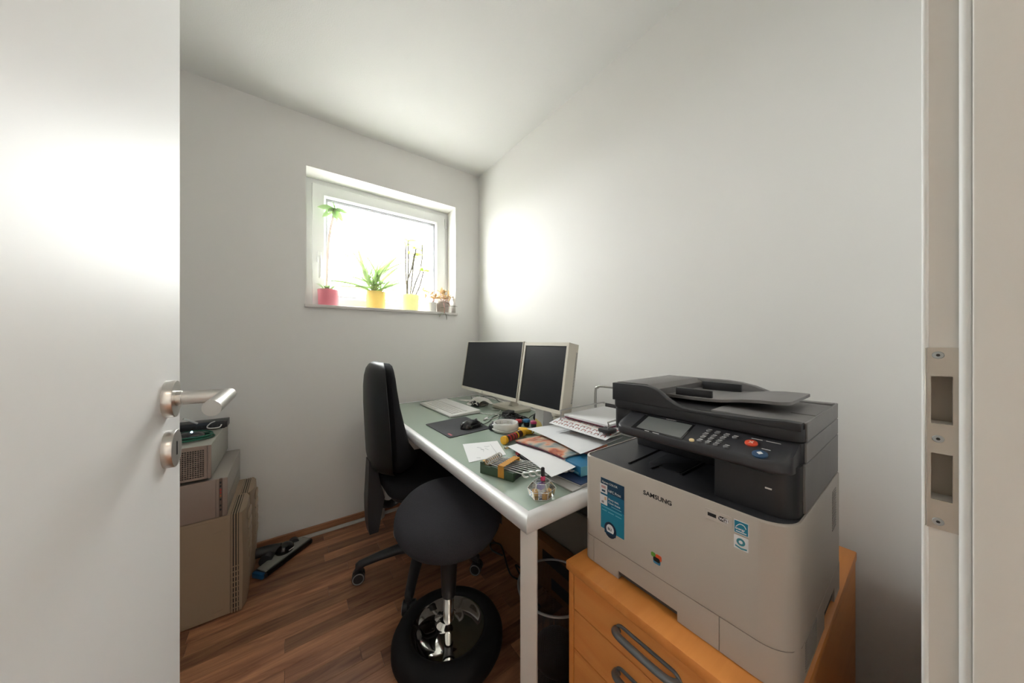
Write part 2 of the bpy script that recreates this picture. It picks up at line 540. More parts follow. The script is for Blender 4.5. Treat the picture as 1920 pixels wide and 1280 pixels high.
# open ground outside, far below the window
struct(MB().box(-30, 30, YB + 1.0, YB + 60, -3.2, -3.0), 'outdoor_ground', mat('pale_gravel', (.34, .335, .32), .9, var=.1, vscale=2), 'pale gravel ground outside below the window', 'ground')
# baseboards
struct(MB().box(XL, XR, YB - .014, YB, 0, .046, .002, 1), 'baseboard_back', M_base, 'wood-look skirting under the window wall', 'baseboard')
struct(MB().box(XR - .014, XR, 0, YB - .014, 0, .046, .002, 1), 'baseboard_right', M_base, 'wood-look skirting behind the desk', 'baseboard')

# ------------------------------------------------------------------ window
win = thing('window_1', (0.57, 2.34, WZ0), 'small white window above the desk, blown out by daylight', 'window', kind='structure')
FY = 2.345
# outer frame
mb = MB().holes([WX0 - .002, WX1 + .002], [1.365, WZ1 + .002], [(.145, 1.000, 1.415, 2.145)], FY, FY + .06, lambda u, v, t: (u, t, v))
mb.build('window_frame', M_winpvc, win, False)
# sash (proud of the frame)
mb = MB()
gx0, gx1, gz0, gz1 = .199, .948, 1.449, 2.092
sx0, sx1, sz0, sz1 = .122, 1.024, 1.385, 2.168
fw = .012
def ring(o, i, y0, y1):
    (a0, a1, b0, b1), (c0, c1, d0, d1) = o, i
    return [[(a0, y0, b0), (a1, y0, b0), (a1, y0, b1), (a0, y0, b1)], [(c0, y1, d0), (c1, y1, d0), (c1, y1, d1), (c0, y1, d1)]]
prof = [((sx0, sx1, sz0, sz1), FY), ((sx0, sx1, sz0, sz1), FY - .013), ((sx0 + .003, sx1 - .003, sz0 + .003, sz1 - .003), FY - .016),
        ((gx0 - fw, gx1 + fw, gz0 - fw, gz1 + fw), FY - .016), ((gx0, gx1, gz0, gz1), FY - .004), ((gx0, gx1, gz0, gz1), FY + .03)]
secs = [[(a0, yy, b0), (a1, yy, b0), (a1, yy, b1), (a0, yy, b1)] for (a0, a1, b0, b1), yy in prof]
mb.loft(secs, caps=False)
sash = mb.build('sash', M_winpvc, win, False)
MB().holes([gx0 - .002, gx1 + .002], [gz0 - .002, gz1 + .002], [(gx0 + .004, gx1 - .004, gz0 + .004, gz1 - .004)], FY + .005, FY + .010, lambda u, v, t: (u, t, v)).build('gasket', M_gask, sash, False)
MB().holes([gx0 - .002, gx1 + .002], [gz0 - .002, gz1 + .002], [(gx0 + .013, gx1 - .013, gz0 + .013, gz1 - .013)], FY + .018, FY + .032, lambda u, v, t: (u, t, v)).build('spacer', M_spacer, sash, False)
MB().box(gx0 - .002, gx1 + .002, FY + .011, FY + .014, gz0 - .002, gz1 + .002).build('pane', M_pane, sash, False)
h = MB().box(.150, .172, FY - .028, FY - .016, 1.66, 1.73, .003).build('handle', M_winpvc, win)
MB().box(.153, .169, FY - .062, FY - .046, 1.555, 1.70, .006).cyl((.161, FY - .05, 1.695), (.161, FY - .027, 1.695), .008).build('lever', M_winpvc, h)
MB().cyl((1.032, FY - .012, 2.07), (1.032, FY - .012, 2.145), .007).build('hinge', M_winpvc, win)
MB().box(WX0 - .008, WX1 + .010, YB - .022, YB + .16, 1.357, 1.376, .003).build('window_sill', M_sill, win)

# ------------------------------------------------------------------ open door
DX = -0.14
door = thing('door_1', (DX - .02, -.004, 0), 'white satin door standing open at the left', 'door', kind='structure')
MB().box(DX - .04, DX, -.004, .709, .008, 1.985, .0015, 1).build('leaf', M_door, door)
def rosette(yc, zc, name, par):
    mbx = MB()
    Mx = Matrix.Translation((DX, yc, zc)) @ Matrix.Rotation(R(90), 4, 'Y')
    mbx.lathe([(0.0262, 0), (0.0262, .0095), (.0255, .0105), (.001, .0105)], 40, Mx)
    return mbx.build(name, M_steel, par)
hd = rosette(.640, 1.069, 'handle', door)
mb = MB()
mb.cyl((DX + .009, .640, 1.069), (DX + .016, .640, 1.069), .0108, n=24)
mb.build('collar', M_steel, hd)
# lever: neck out of the rosette, mitred into the grip
mb = MB()
rr = .0098; n = 24
cxx = DX + .064
s0 = []; s1 = []; s2 = []
for j in range(n):
    a = 2 * math.pi * j / n
    dy = rr * math.cos(a); dz = rr * math.sin(a)
    s0.append((DX + .010, .640 + dy, 1.069 + dz))
    s1.append((cxx + dy, .640 + dy, 1.069 + dz))
    s2.append((cxx + dy, .520 - dy * 0.55, 1.069 + dz))
mb.loft([s0, s1, s2])
mb.build('lever', M_steel, hd)
kr = rosette(.640, .998, 'key_rosette', door)
MB().box(DX + .009, DX + .0112, .6385, .6415, .988, 1.008, .0008, 1).build('keyhole', M_dark, kr)

# ------------------------------------------------------------------ door frame with strike plate
fr = thing('trim_1', (.58, -.06, 0), 'cream door frame post with steel strike plate at the right', 'door frame', kind='structure')
h1 = (-.0125, .0010, 1.063, 1.1135); h2 = (-.0125, .0010, .982, 1.0315)
MB().holes([-.018, .0045], [0, 2.05], [h1, h2], .560, .59, lambda u, v, t: (t, u, v)).build('rebate', M_frame, fr, False)
MB().box(.583, .60, -.018, .004, .96, 1.13).build('strike_box', mat('strike_box_metal', (.50, .43, .35), .6), fr, False)
sp = MB().holes([-.0165, .0035], [.951, 1.144], [h1, h2], .5585, .5602, lambda u, v, t: (t, u, v)).build('strike_plate', M_plate, fr, False)
MB().box(.5585, .5645, .0035, .0052, .951, 1.144, .0006, 1).build('strike_lip', M_plate, sp)
for z in (1.136, 1.047, .959):
    MB().cyl((.5588, -.0035, z), (.5578, -.0035, z), .0042, .0036, 20).build('screw', M_screw, sp)
    MB().cyl((.5579, -.0035, z), (.5576, -.0035, z), .0015, .0015, 6).build('screw_socket', M_dark, sp)
mb = MB(); mb.tube([(.556, -.0205, 0), (.556, -.0205, 2.05)], .0046, 12)
mb.build('door_seal', mat('seal_rubber_lit_edge', (.82, .82, .80), .45), fr)
MB().tube([(.5612, .0046, 0), (.5612, .0046, 2.05)], .0026, 10).build('lit_edge_bead', bpy.data.materials['seal_rubber_lit_edge'], fr)  # white bead put in as the brightly lit bevel of the frame
MB().box(.545, .60, -.20, -.0235, 0, 2.05, .002, 2).build('lining', M_frame, fr)
MB().box(.60, .66, .0, .0045, 0, 2.11, .001, 1).build('casing', M_frame, fr)
fl2 = thing('trim_2', (-.2, -.06, 0), 'cream door frame post on the hinge side', 'door frame', kind='structure')
MB().box(-.205, -.182, -.20, .0, 0, 2.05, .002, 1).build('lining', M_frame, fl2)
fl3 = thing('trim_3', (.2, -.06, 2.05), 'cream door frame head above the doorway', 'door frame', kind='structure')
MB().box(-.205, .60, -.20, .0, 2.04, 2.06, .002, 1).build('lining', M_frame, fl3)

# ------------------------------------------------------------------ drawer cabinet
cab = thing('drawer_cabinet', (.88, .33, 0), 'beech drawer cabinet with grey bow handles under the printer', 'cabinet')
CX0, CX1, CY0, CY1 = .566, 1.205, .117, .546
MB().box(CX0, CX1, CY0, CY1, .578, .600, .003, 2).build('top_panel', M_beech, cab)
MB().box(CX0 + .007, CX1 - .004, CY0 + .002, CY0 + .016, .03, .578, .001, 1).build('side_panel', M_beech, cab)
MB().box(CX0 + .007, CX1 - .004, CY1 - .018, CY1 - .004, .03, .578, .001, 1).build('side_panel', M_beech, cab)
MB().box(CX1 - .016, CX1 - .004, CY0 + .016, CY1 - .018, .03, .578).build('back_panel', M_beech, cab)
MB().box(CX0 + .007, CX1 - .004, CY0 + .016, CY1 - .018, .03, .045).build('bottom_panel', M_beech, cab)
for (z0, z1) in ((.4870, .5755), (.3900, .4842), (.2930, .3872), (.050, .2902)):
    d = MB().box(CX0 + .0085, CX0 + .026, CY0 + .0175, CY1 - .0195, z0, z1, .0012, 1).build('drawer', M_beechY, cab)
    zc = z1 - .045
    ya, yb = .268, .402
    st = [(CX0 + .007, p[0], p[1]) for p in rrect(ya, yb, zc - .016, zc + .014, .0148, 8)]
    hm = MB().tube(st, .0036, 8, closed=True)
    hm.tube([(CX0 + .008, ya + .001, zc), (CX0 - .006, ya + .006, zc + .006), (CX0 - .014, ya + .022, zc + .009), (CX0 - .016, (ya + yb) / 2, zc + .010), (CX0 - .014, yb - .022, zc + .009), (CX0 - .006, yb - .006, zc + .006), (CX0 + .008, yb - .001, zc)],
            .0085, 12, k=5, flat=.75)
    hm.build('handle', mat('handle_grey', hexc('#70757a'), .35, .4) if z1 > .57 else bpy.data.materials['handle_grey'], d)
for x in (.63, 1.14):
    for yy in (.16, .50):
        MB().cyl((x, yy - .012, .018), (x, yy + .012, .018), .018, n=16).cyl((x, yy, .02), (x, yy, .035), .006).build('caster', M_blk, cab)

# ------------------------------------------------------------------ printer
PZ = .600
prn = thing('printer', (.80, .326, PZ), 'grey and black colour laser multifunction printer on the beech cabinet', 'printer')
PX0, PX1, PY0, PY1 = .617, .990, .122, .530
rF = .046; rL = .020
outline = rrect(PX0, PX1, PY0, PY1, (rF, .006, .006, rL), 10)
def front_x(y):
    if y < PY0 + rF:
        d = PY0 + rF - y
        return PX0 + rF - math.sqrt(max(0, rF * rF - d * d))
    if y > PY1 - rL:
        d = y - (PY1 - rL)
        return PX0 + rL - math.sqrt(max(0, rL * rL - d * d))
    return PX0
def shell_top():
    ins = [(x * (1 - .004 / .19) + .8035 * .004 / .19, yy * (1 - .004 / .2) + .326 * .004 / .2) for x, yy in outline]
    m_ = MB()
    m_.loft([[(x, yy, .6645) for x, yy in outline], [(x, yy, .8595) for x, yy in outline],
             [(x * .99 + .8035 * .01, yy * .994 + .326 * .006, .8618) for x, yy in outline],
             [(x, yy, .8618) for x, yy in ins], [(x, yy, .857) for x, yy in ins]])
    return m_
body = shell_top().build('body', M_prn, prn)
inner = [(x * .985 + .8035 * .015, yy * .985 + .326 * .015) for x, yy in outline]
MB().prism(inner, .612, .667).build('chassis', M_prnseam, prn)
def strip(y0, y1, z0, z1, xb):
    n_ = 14
    pts = [(front_x(y0 + (y1 - y0) * i / n_), y0 + (y1 - y0) * i / n_) for i in range(n_ + 1)]
    return pts + [(xb, y1), (xb, y0)]
cs = MB()
for (y0, y1, z0) in ((.4285, .4985, .602), (.2955, .4285, .6205), (.2235, .2955, .602)):
    cs.prism(strip(y0, y1, z0, .663, .70), z0, .6630)
cs.build('paper_cassette', M_prn, prn, ang=30)
MB().prism(strip(.4995, .5299, 0, 0, .985), .602, .6630).build('base_corner', M_prn, prn, ang=30)
bs = MB()
pts = strip(PY0 + .0001, .2225, 0, 0, .83)
bs.prism(pts, .602, .6630)
bs.prism([(.83, PY0), (.93, PY0), (.93, .2225), (.83, .2225)], .632, .6630)
bs.prism([(.93, PY0), (.99, PY0), (.99, .2225), (.93, .2225)], .602, .6630)
bs.build('base_side', M_prn, prn, ang=30)
for x in (.66, .95):
    for yy in (.17, .48):
        MB().cyl((x, yy, .600), (x, yy, .613), .012).build('foot', M_blk, prn)
# output deck
dk = [(x * (1 - .006 / .19) + .8035 * .006 / .19, yy * (1 - .006 / .2) + .326 * .006 / .2) for x, yy in outline]
deck = MB().prism(dk, .850, .8608).build('output_deck', M_dgrey, prn)
M_deckdark = mat('deck_groove', (.012, .012, .014), .4)
for a, b, r in (((.655, .425), (.84, .434), .0030), ((.69, .322), (.86, .322), .0030), ((.668, .379), (.708, .374), .0028)):
    m_ = MB().tube([(a[0], a[1], .8605), (b[0], b[1], .8605)], r, 8); m_.build('deck_rib', M_deckdark, deck)
MB().prism(rrect(.694, .80, .327, .402, .010), .8600, .8622, bev=.0008).build('deck_flap', M_blk, deck)
# right pillar and rear support
MB().prism(rrect(.650, .985, .127, .243, (.032, .004, .004, .002), 8), .8605, .945).build('pillar', M_blk, prn)
MB().box(.80, .985, .2425, .495, .8605, .945, .004).build('rear_support', M_blk, prn)
MB().box(.6492, .6506, .1575, .1665, .9035, .9060).build('usb_socket', M_white, prn)
# scanner base
MB().prism(rrect(.694, .985, .1255, .495, (.010, .004, .004, .012)), .926, .9800, bev=.002).build('scanner_base', M_blk, prn)
# console
secs = []
CYa, CYb, rc, rb = .131, .442, .030, .016
N = 36
for i in range(N + 1):
    t = i / N
    y = CYa + (CYb - CYa) * (0.5 - 0.5 * math.cos(math.pi * t))
    dx = 0
    if y < CYa + rc:
        d = CYa + rc - y; dx = rc - math.sqrt(max(0, rc * rc - d * d))
    elif y > CYb - rb:
        d = y - CYb + rb; dx = rb - math.sqrt(max(0, rb * rb - d * d))
    f = .625 + dx
    secs.append([(.706, y, .933), (f + .006, y, .9365), (f + .001, y, .9395), (f, y, .943), (f, y, .953), (f + .002, y, .9565), (f + .007, y, .9575 + (f - .625) / 3), (.692, y, .9785), (.706, y, .9795)])
MB().loft(secs).build('console', M_dgrey, prn, ang=50)
SL = math.atan(1 / 3)
def slope(x, y, h=0.0):
    return Vector((x - h * math.sin(SL), y, .9580 + (x - .63) / 3 + h * math.cos(SL)))
MS = Matrix.Rotation(-SL, 4, 'Y')
def on_slope(x, y): return Matrix.Translation(slope(x, y)) @ MS
c_ = on_slope(.657, .343)
MB().box(-.0265, .0275, -.047, .049, -.002, .0006, M=c_).build('display', M_lcd, prn, False)
MB().box(-.031, .032, -.051, .060, -.003, .0002, M=c_).build('display_bezel', M_blkgl, prn, False)
M_btn = mat('button_grey', (.16, .16, .165), .35)
bt = None
for (x, y) in ((.675, .262), (.674, .247), (.673, .231), (.661, .263), (.660, .248), (.661, .233), (.650, .263), (.649, .249), (.648, .235), (.6375, .2640), (.6375, .2495), (.6375, .236), (.672, .217), (.6385, .220)):
    if bt is None:
        bt = MB().lathe([(.0042, -.001), (.0042, .0012), (.0034, .0020), (.0008, .0020)], 14).build('button', M_btn, prn, local=True)
        bt.matrix_local = ROOT[prn].inverted() @ on_slope(x, y)
    else:
        dup(bt, prn, on_slope(x, y))
    if y < .27:
        MB().box(.0055, .0068, -.004, .003, 0, .0003, M=on_slope(x, y)).build('legend', M_white, prn, False)
MB().lathe([(.0045, -.001), (.0045, .0015), (.001, .002)], 14, on_slope(.6335, .2760)).build('lit_button', mat('amber_key', hexc('#e8cf9a'), .4), prn)
rb_ = MB().lathe([(.0095, -.001), (.0095, .0015), (.008, .0026), (.001, .0026)], 24, on_slope(.6655, .190)).build('stop_button', mat('orange_key', hexc('#d8492a'), .4), prn)
for a in (45, -45):
    MB().box(-.004, .004, -.0007, .0007, .0026, .0030, M=on_slope(.6655, .190) @ Matrix.Rotation(R(a), 4, 'Z')).build('cross_mark', mat('mark', (.85, .6, .5), .5) if a > 0 else bpy.data.materials['mark'], rb_, False)
bb_ = MB().lathe([(.0108, -.001), (.0108, .0012), (.009, .0024), (.001, .0024)], 28, on_slope(.6405, .171)).build('start_button', mat('blue_key', hexc('#274c70'), .35), prn)
MB().lathe([(.0045, 0.0024), (.0045, .0029), (.0005, .0029)], 4, on_slope(.6405, .171)).build('start_mark', M_white, bb_)
for (x, y, l) in ((.681, .186, .016), (.6815, .163, .020), (.657, .167, .012), (.687, .342, .022), (.628, .365, .010), (.6275, .345, .014)):
    MB().box(-.0006, .0006, -l / 2, l / 2, 0, .0003, M=on_slope(x, y)).build('legend', M_white, prn, False)
# lid with document feeder
lid_low = [(.495, .982), (.495, 1.002), (.127, 1.002), (.127, .982)]
MB().prism(rrect(.688, .985, .1255, .495, (.016, .004, .004, .014)), .9812, 1.0035, bev=.0015).build('lid', M_blk, prn)
sil = [(.495, 1.000), (.495, 1.0435), (.41, 1.0455), (.400, 1.0450), (.385, 1.0415), (.371, 1.0355), (.352, 1.0215), (.336, 1.0125), (.318, 1.0075), (.29, 1.0062), (.266, 1.0065), (.203, 1.0095), (.164, 1.0125), (.150, 1.0140), (.128, 1.0140), (.128, 1.000)]
rim = MB()
rim.prism(sil, .687, .706, ax='x', bev=.0015)
rim.build('feeder_front_rim', M_blk, prn, ang=30)
sil2 = [(.495, 1.000), (.495, 1.0445), (.33, 1.0455), (.30, 1.043), (.27, 1.037), (.245, 1.028), (.225, 1.018), (.205, 1.012), (.128, 1.0145), (.128, 1.000)]
MB().prism(sil2, .962, .984, ax='x', bev=.0015).build('feeder_rear_rim', M_lidgrey, prn, ang=30)
MB().prism([(.494, 1.000), (.494, 1.0440), (.488, 1.0457), (.41, 1.0470), (.405, 1.0450), (.39, 1.036), (.395, 1.000)], .7062, .9618, ax='x').build('feeder_cover', M_lidgrey, prn, ang=30)
MB().box(.7062, .9618, .1285, .27, 1.002, 1.0105, .001).build('lid_plate', M_lidgrey, prn)
MB().box(.7062, .9618, .27, .395, 1.0, 1.0065).build('feeder_well', M_blk, prn)
MB().box(.80, .93, .1285, .165, 1.0100, 1.0118, .0008, 1).build('lid_panel', M_lidgrey, prn)
prof = [(.392, 1.0150), (.34, 1.0150), (.30, 1.0160), (.27, 1.0185), (.235, 1.0245), (.205, 1.0275), (.165, 1.0285), (.160, 1.0285)]
def tray_pt(u, v):
    i = u * (len(prof) - 1); k = min(int(i), len(prof) - 2); t = i - k
    yy = prof[k][0] + (prof[k + 1][0] - prof[k][0]) * t
    zz = prof[k][1] + (prof[k + 1][1] - prof[k][1]) * t
    r_ = .025
    d = max(0, .160 + r_ - yy)
    e = r_ - math.sqrt(max(0, r_ * r_ - d * d))
    x0 = .762 + e; x1 = .945 - e * .4
    return (x0 + (x1 - x0) * v, yy, zz + .006)
MB().sheet(tray_pt, 42, 6, .006).build('feeder_tray', M_lidgrey, prn, ang=50)
MB().box(.775, .783, .295, .375, 1.020, 1.0385, .0015).build('paper_guide', M_blk, prn)
MB().box(.925, .933, .285, .375, 1.020, 1.0420, .0015).build('paper_guide', M_blk, prn)
for z0, z1, x0 in ((.8640, .9455, .692), (.9470, .9800, .700), (.9815, 1.0138, .704)):
    MB().box(x0, .9862, .1236, .1276, z0, z1, .0008, 1).build('side_cheek', M_lidgrey, prn)
# side seams and vents
vm = MB()
for i in range(14):
    z = .70 + i * .0
for i in range(16):
    vm.box(.905, .945, .1212, .1222, .760 + i * .0052, .7624 + i * .0052)
vm.build('side_vent', mat('vent_grey', hexc('#a39c95'), .5), prn, False)
vm = MB()
for i in range(12):
    vm.box(.68, .76, .1212, .1222, .612 + i * .0042, .6138 + i * .0042)
vm.build('side_vent', bpy.data.materials['vent_grey'], prn, False)
# lettering and stickers on the front
def FP(y0, z0, off=.0): return lambda u, v: (PX0 - .0004 - off, y0 - u, z0 + v)
text_mb('SAMSUNG', .0125, FP(.3665, .8235), .00035, sx=1.06).build('lettering', M_blk, prn, False)
def patch(y0, y1, z0, z1, m, name, off=0.0, r=.001):
    return MB().prism(rrect(y1, y0, z0, z1, r, 3), PX0 - .0005 - off, PX0 + .001 - off, ax='x').build(name, m, prn, False)
st = patch(.477, .413, .700, .821, M_teal, 'sticker')
def sub(par, y0, y1, z0, z1, m, name, off=.0003):
    return MB().box(PX0 - .0005 - off, PX0 - off, y1, y0, z0, z1).build(name, m, par, False)
sub(st, .477, .413, .7895, .821, M_navy, 'sticker_band', .0001)
sub(st, .477, .413, .757, .7895, mat('sticker_mid', hexc('#17678c'), .35), 'sticker_band', .0001)
sub(st, .4795, .4585, .785, .8065, M_paper, 'sticker_icon', .0003)
sub(st, .4795, .4585, .758, .7805, M_paper, 'sticker_icon', .0003)
sub(st, .474, .464, .7885, .793, M_navy, 'icon_print', .0006)
sub(st, .4755, .4625, .797, .803, mat('icon_red', hexc('#c9a0a0'), .6), 'icon_print', .0006)
sub(st, .4745, .468, .761, .766, M_ink, 'icon_print', .0006)
sub(st, .466, .4605, .770, .7775, mat('icon_tan', hexc('#d9b99a'), .6), 'icon_print', .0006)
for s_, sz, y_, z_ in (('Xpress COLOR', .0066, .4735, .8105), ('NFC Print', .0082, .4555, .7930), ('Sharp text,', .0066, .4555, .7745), ('Clean image', .0066, .4555, .7665)):
    text_mb(s_, sz, FP(y_, z_, .0007), .00012).build('sticker_lettering', M_paper, st, False)
for y0, y1, z0 in ((.4475, .4200, .7600), (.4740, .4190, .7520), (.4735, .4600, .7440), (.4560, .4400, .7440), (.4360, .4200, .7440)):
    sub(st, y0, y1, z0, z0 + .0016, M_bluebox2, 'sticker_line', .0004)
bd = MB().prism([(.4500 + .0165 * math.cos(2 * math.pi * i / 28), .7040 + .0185 * math.sin(2 * math.pi * i / 28)) for i in range(28)], PX0 - .0012, PX0 + .0002, ax='x').build('badge', mat('badge_dark', hexc('#1c2f48'), .35), st, False)
MB().prism([(.4500 + .0105 * math.cos(2 * math.pi * i / 24), .7060 + .0115 * math.sin(2 * math.pi * i / 24)) for i in range(24)], PX0 - .0015, PX0 - .001, ax='x').build('badge_disc', M_paper, bd, False)
text_mb('BLI', .0085, FP(.4565, .7035, .0013), .0003).build('badge_lettering', mat('badge_ink', hexc('#2a3a4a'), .5), bd, False)
sub(bd, .4655, .4345, .6935, .6985, M_navy, 'badge_ribbon', .0012)
w_ = patch(.245, .204, .829, .8475, mat('sticker_pale', hexc('#cfc8c0'), .4), 'sticker')
sub(w_, .241, .2275, .8355, .8415, M_blk, 'sticker_mark', .0004)
MB().prism(rrect(.2085, .2240, .8345, .8425, .0038, 5), PX0 - .0009, PX0 - .0004, ax='x').build('sticker_mark', M_blk, w_, False)
sub(w_, .2155, .2090, .8352, .8418, M_paper, 'sticker_mark', .0007)
text_mb('Wi', .0065, FP(.2228, .8362, .0007), .0002).build('sticker_lettering', M_paper, w_, False)
text_mb('Fi', .0065, FP(.2150, .8362, .001), .0002).build('sticker_lettering', M_blk, w_, False)
e_ = patch(.2005, .1795, .8255, .8475, M_paper, 'sticker')
sub(e_, .1995, .1805, .8265, .8465, M_teal, 'sticker_print', .0003)
MB().tube([(PX0 - .0010, .1975, .836), (PX0 - .0010, .192, .8425), (PX0 - .0010, .186, .842), (PX0 - .0010, .1830, .8375)], .0006, 6, k=5).build('sticker_swoosh', M_paper, e_, False)
text_mb('energy', .0050, FP(.1985, .8325, .0005), .0002).build('sticker_lettering', M_paper, e_, False)
sub(e_, .1975, .1825, .8285, .8300, M_paper, 'sticker_line', .0006)
g_ = patch(.2005, .1800, .7995, .8220, M_paper, 'sticker')
MB().prism([(.1905 + .0062 * math.cos(2 * math.pi * i / 20), .8125 + .0062 * math.sin(2 * math.pi * i / 20)) for i in range(20)], PX0 - .0009, PX0 - .0004, ax='x').build('sticker_emblem', mat('emblem_teal', hexc('#3f8f9f'), .4), g_, False)
MB().prism([(.1905 + .0028 * math.cos(2 * math.pi * i / 16), .8125 + .0028 * math.sin(2 * math.pi * i / 16)) for i in range(16)], PX0 - .0012, PX0 - .0008, ax='x').build('sticker_emblem', M_paper, g_, False)
MB().prism([(.1985, .8055), (.1985, .8030), (.190, .8005), (.1820, .8020), (.1820, .8045), (.190, .8030)], PX0 - .0009, PX0 - .0004, ax='x').build('sticker_swoosh', bpy.data.materials['emblem_teal'], g_, False)
for y0, y1, z0, z1, hx, nm, of in ((.3490, .3395, .7015, .7105, '#5f9a35', 'emblem_petal', .0), (.3390, .3265, .6990, .7105, '#d9572c', 'emblem_petal', .0001), (.3440, .3290, .6900, .7000, '#3f86b0', 'emblem_petal', .0002), (.3440, .3300, .6945, .7035, '#1d2420', 'emblem_petal', .0003)):
    MB().prism(rrect(y1, y0, z0, z1, .003, 4), PX0 - .0007 - of, PX0 + .0003, ax='x').build(nm, mat('petal_' + hx[1:], hx, .4), prn, False)

# ------------------------------------------------------------------ desk
desk = thing('desk', (.85, 1.36, 0), 'frosted glass desk with rounded aluminium edge and pale square legs', 'desk')
DX0, DX1, DY0, DY1, DZ = .447, 1.246, .556, 2.166, .730
MB().box(DX0 + .032, DX1 - .032, DY0 + .032, DY1 - .032, DZ - .010, DZ, .0008, 1).build('glass_top', M_glass_top, desk)
def rail_sec():
    # (outward distance from glass edge, z)
    pts = [(0.0, DZ + .0015), (.006, DZ + .003)]
    for i in range(9):
        a = R(80 - 160 * i / 8)
        pts.append((.016 + .018 * math.cos(a), DZ - .0175 + .0205 * math.sin(a)))
    pts += [(.006, DZ - .038), (0.0, DZ - .036)]
    return pts
cor = [(DX0 + .034, DY0 + .034, -1, -1), (DX1 - .034, DY0 + .034, 1, -1), (DX1 - .034, DY1 - .034, 1, 1), (DX0 + .034, DY1 - .034, -1, 1)]
rs = rail_sec()
for i in range(4):
    a = cor[i]; b = cor[(i + 1) % 4]
    MB().loft([[(a[0] + a[2] * d, a[1] + a[3] * d, z) for d, z in rs], [(b[0] + b[2] * d, b[1] + b[3] * d, z) for d, z in rs]]).build('edge_rail', M_alu, desk, ang=35)
for (x, y, a) in ((DX0 + .043, DY0 + .043, 45), (DX1 - .043, DY0 + .043, -45), (DX1 - .043, DY1 - .043, 45), (DX0 + .043, DY1 - .043, -45)):
    Mx = Matrix.Translation((x, y, 0)) @ Matrix.Rotation(R(a), 4, 'Z')
    MB().box(-.014, .014, -.021, .021, 0.0, DZ - .012, .003, 2, M=Mx).build('leg', M_leg, desk)
for y in (DY0 + .06, DY1 - .06):
    MB().box(DX0 + .06, DX1 - .06, y - .015, y + .015, DZ - .04, DZ - .012).build('crossbar', M_leg, desk)
MB().box(DX1 - .08, DX1 - .05, DY0 + .06, DY1 - .06, DZ - .04, DZ - .012).build('crossbar', M_leg, desk)

# ------------------------------------------------------------------ monitors
def monitor(name, label, y0, y1, zb, zt, xb, xt, dep, bez, m_screen, thick_side, base):
    """screen faces -X; bottom edge at xb, top edge leaning back to xt"""
    yc = (y0 + y1) / 2
    t = thing(name, (base[0], base[1], DZ), label, 'monitor')
    lean = math.atan2(xt - xb, zt - zb)
    Hh = math.hypot(xt - xb, zt - zb)
    Mx = Matrix.Translation((xb, yc, zb)) @ Matrix.Rotation(lean, 4, 'Y')
    w = (y1 - y0) / 2
    l, r, b, tp = bez
    # housing: front frame + back
    hs = MB().holes([-w, w], [0, Hh], [(-w + r, w - l, b, Hh - tp)], 0.0, .012, lambda u, v, s: tuple(Mx @ Vector((s, u, v))))
    hs.build('bezel', M_cream, t, False)
    bk = MB()
    bk.loft([[tuple(Mx @ Vector((x, sy * w * k, Hh / 2 + sz * Hh / 2 * kk))) for sy, sz in ((-1, -1), (1, -1), (1, 1), (-1, 1))] for x, k, kk in ((.010, .998, .998), (dep * .75, .995, .99), (dep, .8, .8))])
    bk.build('housing', M_cream, t, ang=20)
    MB().box(.0035, .008, -w + r - .001, w - l + .001, b - .001, Hh - tp + .001, M=Mx).build('screen', m_screen, t, False)
    if thick_side:
        g = MB()
        for i in range(34):
            g.box(dep * .62, dep * .72, -w * 1.0 - .0006, -w * .98, .05 + i * .0068, .0535 + i * .0068, M=Mx)
        g.build('vent_slots', M_grey, t, False)
    # stand
    bx, by, bw, bl, bh = base
    MB().prism(rrect(bx - bw, bx + bw, by - bl, by + bl, .03, 6), DZ + .0005, DZ + bh, bev=.004).build('stand_foot', M_cream, t)
    nk = Mx @ Vector((dep * .9, (by - yc) * .3, Hh * .45))
    MB().tube([(bx + .02, by, DZ + bh - .002), (bx + .03, by, DZ + .06), (nk.x + .02, nk.y, nk.z - .05), tuple(nk)], [.03, .026, .024, .024], 12).build('stand_neck', M_cream, t)
    return t
t1 = monitor('monitor', 'wide black-screened monitor with cream lower bezel, nearest the corner', 1.262, 1.878, .840, 1.153, .945, .995, .045, (.004, .004, .018, .003), M_screen, False, (1.130, 1.56, .07, .13, .020))
MB().cyl((.9440, 1.60, .849), (.9430, 1.60, .849), .004, n=10).build('power_button', M_grey, t1)
monitor('monitor', 'squarish grey-screened monitor with thick cream casing, right of the wide one', .941, 1.257, .836, 1.148, .947, .998, .085, (.013, .013, .016, .016), M_screen2, True, (1.148, 1.17, .06, .10, .024))

# ------------------------------------------------------------------ keyboard, pad, mice
kb = thing('keyboard', (.813, 1.80, DZ), 'slim white keyboard in front of the wide monitor', 'keyboard')
Kx = Matrix.Translation((.8135, 1.803, DZ)) @ Matrix.Rotation(R(1.0), 4, 'Z')
def kpt(x, z): return z + (x + .1) * .05
MB().loft([[tuple(Kx @ Vector(p)) for p in ((-.097, y, .003), (-.097, y, .010), (.097, y, .020), (.097, y, .003))] for y in (-.232, .232)]).build('case', M_white, kb, ang=20)
ks = MB()
rows = [(-.082, [.018, .018, .018, .10, .018, .018, .018, .018]), (-.055, None), (-.036, None), (-.017, None), (.002, None), (.026, None)]
for x, wd in rows:
    yy = .224
    if wd is None: wd = [.0165] * 22
    for q in wd:
        ks.box(x - .0078, x + .0078, yy - q, yy, kpt(x, .0085), kpt(x, .0125), M=Kx)
        yy -= q + .0025
        if yy < -.21: break
ks.build('keys', mat('key_white', (.74, .73, .71), .5), kb, False)['kind'] = 'stuff'
for yy in (-.2, .2):
    MB().box(.06, .09, yy - .02, yy + .02, 0, .004, M=Kx).build('foot', M_blk, kb, False)

